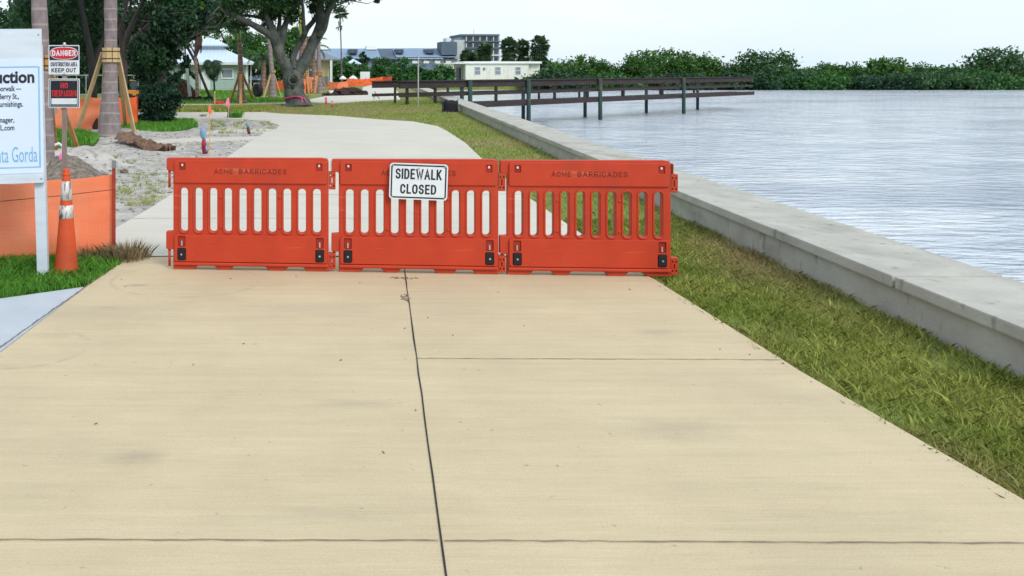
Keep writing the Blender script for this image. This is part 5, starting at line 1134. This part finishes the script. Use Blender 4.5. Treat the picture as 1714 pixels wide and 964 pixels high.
# ------------------------------------------------------------------ small site clutter
# mulch pile and bucket
g = G(584, 160); t = MB(); t.blob(g + Vector((0, .3, .1)), (1.25, .8, .44), 34, 12, .22, 8); t.blob(g + Vector((-.95, .2, .0)), (.9, .6, .34), 20, 8, .16, 9); tag(t.build('mulch_pile', M_mulch, origin=g, smooth=False), 'long dark brown mulch pile beside the far path', 'mulch pile')
g = G(554.5, 160); o = MB().lathe([(.0, 0), (.15, 0), (.19, .36), (.175, .36), (.15, .05)], 16, g).build('bucket', M_trim, origin=g, smooth=True); tag(o, 'white bucket at the left end of the mulch pile', 'bucket')
t = thing('site_board', 'white square board on posts above the far orange netting', 'sign', G(611, 143)); Yq = G(611, 143).y; a, b = P(603, 133, Yq), P(619, 120, Yq)
box3(MB(), a.x, b.x, Yq, Yq + .05, a.z, b.z).build('board', M_signw, t)
for x in (a.x + .1, b.x - .1): MB().bar((x, Yq + .09, 0), (x, Yq + .09, b.z), .08, .06, (0, 1, 0)).build('post', M_woodg, t)
M_canvas = mat('white_canvas', (.78, .80, .80), .7)
for (u, vt, vb, ru, lab) in ((574, 126.5, 131, 6, 'white patio umbrella nearest the yellow building'), (591, 126, 131, 7.5, 'white patio umbrella left of the white site board')):
    Yq = 104; t = thing('patio_umbrella', lab, 'umbrella', (P(u, 0, Yq).x, Yq, 0), group='white patio umbrellas'); c = P(u, vt, Yq); e = P(u, vb, Yq); r = ru * Yq / F
    MB().lathe([(.01, c.z), (r * .55, c.z - (c.z - e.z) * .45), (r, e.z), (r, e.z - .12)], 8, (c.x, c.y, 0)).build('canopy', M_canvas, t); MB().tube([(c.x, c.y, 0), (c.x, c.y, c.z + .15)], .03, 6).build('pole', M_steel, t)
# parked vehicles
M_carw = mat('car_silver_blue', (.10, .15, .20), .3, spec=.7); M_card = mat('car_dark', (.010, .013, .02), .5, spec=.3); M_tyre = mat('tyre', (.012, .014, .02), .6, (.02, .022, .03), 9); M_or = mat('equipment_yellow', (.62, .27, .03), .5, (.5, .2, .03), 5); M_cblue = mat('car_blue', (.04, .12, .22), .3, spec=.7)
M_tail = mat('orange_lamp', (.7, .16, .03), .4)
def car(label, u, v, rz, m, kind='suv', W_=1.85):
    g = G(u, v); t = thing('parked_' + kind, label, 'car' if kind != 'pickup' else 'pickup truck', g, world=False, rz=rz)
    if kind == 'pickup': side = [(-2.5, .45), (2.5, .45), (2.55, .8), (2.45, 1.05), (1.3, 1.12), (.8, 1.75), (-.55, 1.78), (-.8, 1.15), (-2.5, 1.12)]
    else: side = [(-2.3, .4), (2.25, .4), (2.32, .75), (2.15, .98), (1.25, 1.08), (.55, 1.62), (-1.5, 1.68), (-2.15, 1.15), (-2.3, .95)]
    vs, fs = curve_mesh([side], W_, .06, 3); MB().add([(x, y, z) for x, y, z in vs], fs).build('body', m, t)
    xs = (.50, -.45) if kind == 'pickup' else (.45, -1.40)
    glass = MB().box(((xs[0] + xs[1]) / 2, 0, 1.38), (xs[0] - xs[1] - .05, W_ + .02, .36)); glass.build('side_glass', M_glassk, t)
    fx = 1.06 if kind == 'pickup' else .93
    MB().add([(fx + .20, -W_ * .42, 1.14), (fx + .20, W_ * .42, 1.14), (fx - .22, W_ * .38, 1.62), (fx - .22, -W_ * .38, 1.62)], [(0, 1, 2, 3)]).build('windscreen', M_glassk, t)
    for x in (1.45, -1.45):
        for s in (-1, 1):
            wh = MB().tube([(x, s * (W_ / 2 - .2), .36), (x, s * (W_ / 2 + .02), .36)], .36, 18).build('wheel', M_tyre, t); MB().tube([(x, s * (W_ / 2 + .015), .36), (x, s * (W_ / 2 + .035), .36)], .2, 14).build('rim', M_steel, wh)
    for s in (-1, 1): MB().box((2.3, s * .68, .80), (.10, .32, .14)).build('headlight', M_signw, t); MB().box((-2.32 if kind != 'pickup' else -2.5, s * .76, .92), (.08, .2, .22)).build('tail_light', M_tail, t)
    MB().box((2.33, 0, .62), (.06, 1.0, .18)).build('grille', M_blackp, t)
    return t
car('dark blue car facing us between the green house and the round tree', 430, 144, R(-100), M_carw)
car('dark pickup truck behind the orange netting by the danger sign', 146, 158, R(185), M_card, 'pickup')
car('blue car half hidden behind the shrub and palm braces', 226, 155, R(12), M_cblue)
car('dark car behind the notice board and danger sign', 84, 157, R(8), M_card)
g = G(431.5, 162); o = MB(); c = g + Vector((0, 0, .46)); 
pr_ = [(.0, -.08), (.22, -.12), (.40, -.15), (.46, -.11), (.47, 0), (.46, .11), (.40, .15), (.22, .12), (.0, .08)]
n = 24; ax = Vector((.80, .6, 0)).normalized(); pe = Vector((-ax.y, ax.x, 0))
o.add([c + (pe * math.cos(2 * math.pi * k / n) + Vector((0, 0, 1)) * math.sin(2 * math.pi * k / n)) * r + ax * h for (r, h) in pr_ for k in range(n)], [(i * n + k, i * n + (k + 1) % n, (i + 1) * n + (k + 1) % n, (i + 1) * n + k) for i in range(len(pr_) - 1) for k in range(n)])
tag(o.build('loose_tyre', M_tyre, origin=g, smooth=True), 'big black tyre standing upright left of the braced palms', 'tyre')
# small yellow lifting machine behind the shrub
g = G(224, 168); t = thing('mini_loader', 'small orange yellow loader behind the palm braces and shrub', 'loader', g)
t.scale = (.62,) * 3
box3(MB(), g.x - .6, g.x + .7, g.y, g.y + 1, .45, 1.0).build('chassis', M_or, t, bevel=.05); box3(MB(), g.x - .35, g.x + .35, g.y + .1, g.y + .9, 1.003, 1.9).build('cab', M_glassk, t, bevel=.04); box3(MB(), g.x - .42, g.x + .42, g.y + .05, g.y + .95, 1.905, 2.0).build('cab_roof', M_or, t)
for dx in (-.4, .5):
    for dy in (-.05, 1.0): MB().tube([(g.x + dx, g.y + dy - .1, .34), (g.x + dx, g.y + dy + .12, .34)], .34, 16).build('wheel', M_tyre, t)
MB().bar((g.x + .5, g.y - .1, 1.2), (g.x + 1.4, g.y - .1, .45), .12, .1).build('boom', M_or, t); box3(MB(), g.x + 1.2, g.x + 1.6, g.y - .3, g.y + 1.1, .1, .6).build('bucket', M_or, t, bevel=.03)
# silt fence, red sack, stones
t = thing('silt_fence', 'low black silt fence in front of the brown frond heap', 'fence', G(330, 170)); a, b = G(300, 170.5), G(357, 169)
mb = MB(); n = 26; mb.add([a.lerp(b, i / n) + Vector((0, .06 * math.sin(i * 1.3), z * (1 + .12 * math.sin(i * .9)))) for i in range(n + 1) for z in (0, .28)], [(2 * i, 2 * i + 2, 2 * i + 3, 2 * i + 1) for i in range(n)]); mb.build('fabric', M_blackp, t, smooth=True)
for f in (0, .33, .66, 1): p = a.lerp(b, f); MB().bar(p, p + Vector((0, -.03, .5)), .04, .03).build('stake', M_woodg, t)
g = G(366, 175.5); tag(MB().blob(g + Vector((0, 0, .08)), (.30, .2, .13), 14, 8, .2, 3).build('red_sack', M_red, origin=g, smooth=True), 'red sack lying at the footpath edge in front of the green house', 'sack')
# marker laths with ribbons
M_orp = mat('flag_orange', (.85, .16, .09), .6, (.75, .10, .10), 6); M_pk = mat('flag_pink', (.85, .22, .35), .6); M_yl = mat('flag_yellow', (.7, .55, .08), .6)
def lath(label, u, vb, vt, m, w_, flagm, tail=None, z=.03, fl=1.0):
    g = G(u, vb, z); t = thing('marker_stake', label, 'stake', g); top = P(u, vt, g.y); MB().bar(g, top, w_, .012, (0, 1, 0)).build('lath', m, t)
    fm = MB(); q = random.Random(int(u))
    for k in range(5):
        a = top + Vector((q.uniform(-.02, .02), -.012 - k * .003, -.02 - k * .012)); b = a + Vector((q.uniform(-.05, .03) * fl, q.uniform(-.02, 0), -.13 * fl * q.uniform(.7, 1.2))); fm.bar(a, b, .03 * fl, .003, (0, 1, 0))
    fm.build('ribbon', flagm, t)
    if tail: a = top + Vector((.02, -.01, -.10)); MB().bar(a, a + Vector((.07, 0, -.05)), .025, .004, (0, 1, 0)).build('ribbon', tail, t)
lath('tall thin wooden marker stake with orange ribbon, behind the barricades', 350.5, 262, 175, M_wood, .018, M_orp, M_yl)
lath('thin gray marker stake with pink ribbon on the sand island', 382.5, 213, 163, M_steel, .02, M_pk, fl=1.7)
lath('slim stick with yellow tip before the green house', 359.5, 175, 152, M_wood, .05, M_yl, fl=.8)
lath('dark red post with pink ribbon on the lawn right of the oak', 545.5, 174, 163, M_red, .12, M_pk, fl=1.5)
lath('short rusty stake in the lawn right of the oak', 556, 180, 169, M_meshdk, .07, M_pk, fl=1)
# wrapped pipe risers
M_bluw = mat('blue_wrap', (.16, .30, .46), .5, (.24, .32, .38), 14, 5, lo=.45, hi=.55); M_rdw = mat('red_wrap', (.42, .02, .05), .5, (.16, .012, .03), 9, 5, lo=.42, hi=.58); M_ppl = mat('purple_wrap', (.06, .02, .05), .5, (.12, .03, .06), 9)
def riser(label, u, vb, vt, m1, m2, rpx, lean=0, patch=None):
    g = G(u, vb, .03); Y = g.y; t = thing('pipe_riser', label, 'pipe', g); h = (vb - vt) * Y / F; r = rpx * Y / F
    lo = MB(); lo.tube([g + Vector((-lean * f, 0, f * h * .55)) for f in (0, .2, .45, .7, 1)], [r * .8, r * 1.15, r * 1.0, r * 1.1, r * .7], 12)
    hi_ = MB(); hi_.tube([g + Vector((-lean - lean * .4 * f, 0, h * (.52 + .48 * f))) for f in (0, .3, .6, 1)], [r * .6, r * .95, r * 1.1, r * .8], 12)
    for mb, m, nm in ((lo, m1, 'lower_wrap'), (hi_, m2, 'upper_wrap')):
        mb.v = [tuple(Vector(q) + Vector((noise.noise(Vector(q) * 14), noise.noise(Vector(q) * 14 + Vector((5, 5, 5))), 0)) * r * .5) for q in mb.v]; mb.build(nm, m, t, smooth=True)
    if patch: MB().blob(g + Vector((r * .4, -r * .7, h * .20)), (r * .6, r * .4, h * .13), 10, 7, .1, 2).build('blue_cap', patch, t, smooth=True)
riser('pipe riser wrapped in red and blue plastic beside the tall thin stake', 344, 257, 213, M_rdw, M_bluw, 4.6, .04, M_bluw)
riser('smaller blue and dark red wrapped pipe riser near the path bend', 417, 224.5, 203.5, M_ppl, M_bluw, 2.6, .03)
riser('dark purple wrapped pipe riser at the far side of the sand island', 382.5, 197, 182, M_ppl, M_rdw, 2.0)
# crumpled brown tarp
g = G(243, 246); t = thing('tarp', 'crumpled brown tarp lying at the foot of the braced palm', 'tarp', g); a, b = G(203, 240), G(284, 256); mb = MB(); n, m_ = 44, 14; vs = []
for i in range(n + 1):
    f = i / n; c = a.lerp(b, f); wd = .42 * math.sin(math.pi * min(1, .18 + .78 * f)) ** .7 * (1 - .55 * f)
    for j in range(m_ + 1):
        s = j / m_ - .5; x = c.x + s * .25; yy = c.y + s * wd * 2.4 + .18 * math.sin(f * 7)
        zz_ = hs(x, yy) + .035 + .16 * (1 - f) * .6 * (1 - (2 * s) ** 2) + .07 * math.sin(s * 19 + f * 11 + 2 * noise.noise((f * 5, s * 3, 0))) * (.5 + f) + .07 * noise.noise((f * 9, s * 8, 2)) + (.10 * (1 - f) ** 2)
        vs.append((x, yy, zz_))
mb.add(vs, [(i * (m_ + 1) + j, (i + 1) * (m_ + 1) + j, (i + 1) * (m_ + 1) + j + 1, i * (m_ + 1) + j + 1) for i in range(n) for j in range(m_)]); mb.build('sheet', mat('brown_tarp', (.26, .15, .10), .8, (.11, .06, .04), 6, 6, (1, 1, 1), bump=.4), t, smooth=True)
mb = MB(); mb.tube([G(268, 250) + Vector((0, 0, .08)), G(276, 252) + Vector((0, 0, .06)), G(286, 254) + Vector((0, 0, .06))], [.07, .05, .02], 8); mb.build('dark_end', M_barkd, t, smooth=True)
# white bent pipe, pink flag and post left of the stake
g = G(98, 262); t = MB(); t.tube([P(90, 243, 17.0), P(98, 240, 17.1), P(106, 246, 17.2), P(108, 255, 17.2), P(104, 262, 17.0), P(97, 266, 16.9)], .03, 8); tag(t.build('bent_pipe', M_trim, origin=g, smooth=True), 'bent white plastic pipe on the sand behind the sign stake', 'pipe')
g = Vector((P(101, 270, 13.5).x, 13.5, 0)); t = MB()
for k in range(5): t.bar(P(103 + k * .6, 256 + k, 13.5), P(98 + k * 1.8, 271, 13.4 - .02 * k), .035, .004, (0, 1, 0))
t.bar(P(103, 256, 13.5), g + Vector((0, 0, .01)), .008, .008); tag(t.build('marker_flag', mat('hot_pink', (.85, .10, .40), .5), origin=g), 'hot pink marker flag behind the wooden sign stake', 'flag')
g = G(90.5, 230); t = thing('utility_marker', 'pale square headed utility post left of the sign stake', 'utility post', g); MB().bar(g, P(90, 190, g.y), .05, .05).build('post', M_trim, t); a, b = P(85, 191, g.y), P(95.5, 179, g.y); box3(MB(), a.x, b.x, g.y - .05, g.y - .02, a.z, b.z).build('plate', mat('utility_plate', (.25, .33, .36), .6), t)
# iron fence behind the trucks
g = G(140, 166); t = thing('rail_fence', 'thin blue gray metal rail fence behind the dark pickup truck', 'fence', g)
for z in (.3, 1.5): MB().tube([G(60, 166) + Vector((0, 0, z)), G(240, 166) + Vector((0, 0, z))], .03, 6).build('rail', M_barkg, t)
for u in range(64, 240, 16): MB().tube([G(u, 166), G(u, 166) + Vector((0, 0, 1.55))], .03, 6).build('post', M_barkg, t)

for o in COL.objects:
    if '_w' in o: del o['_w']
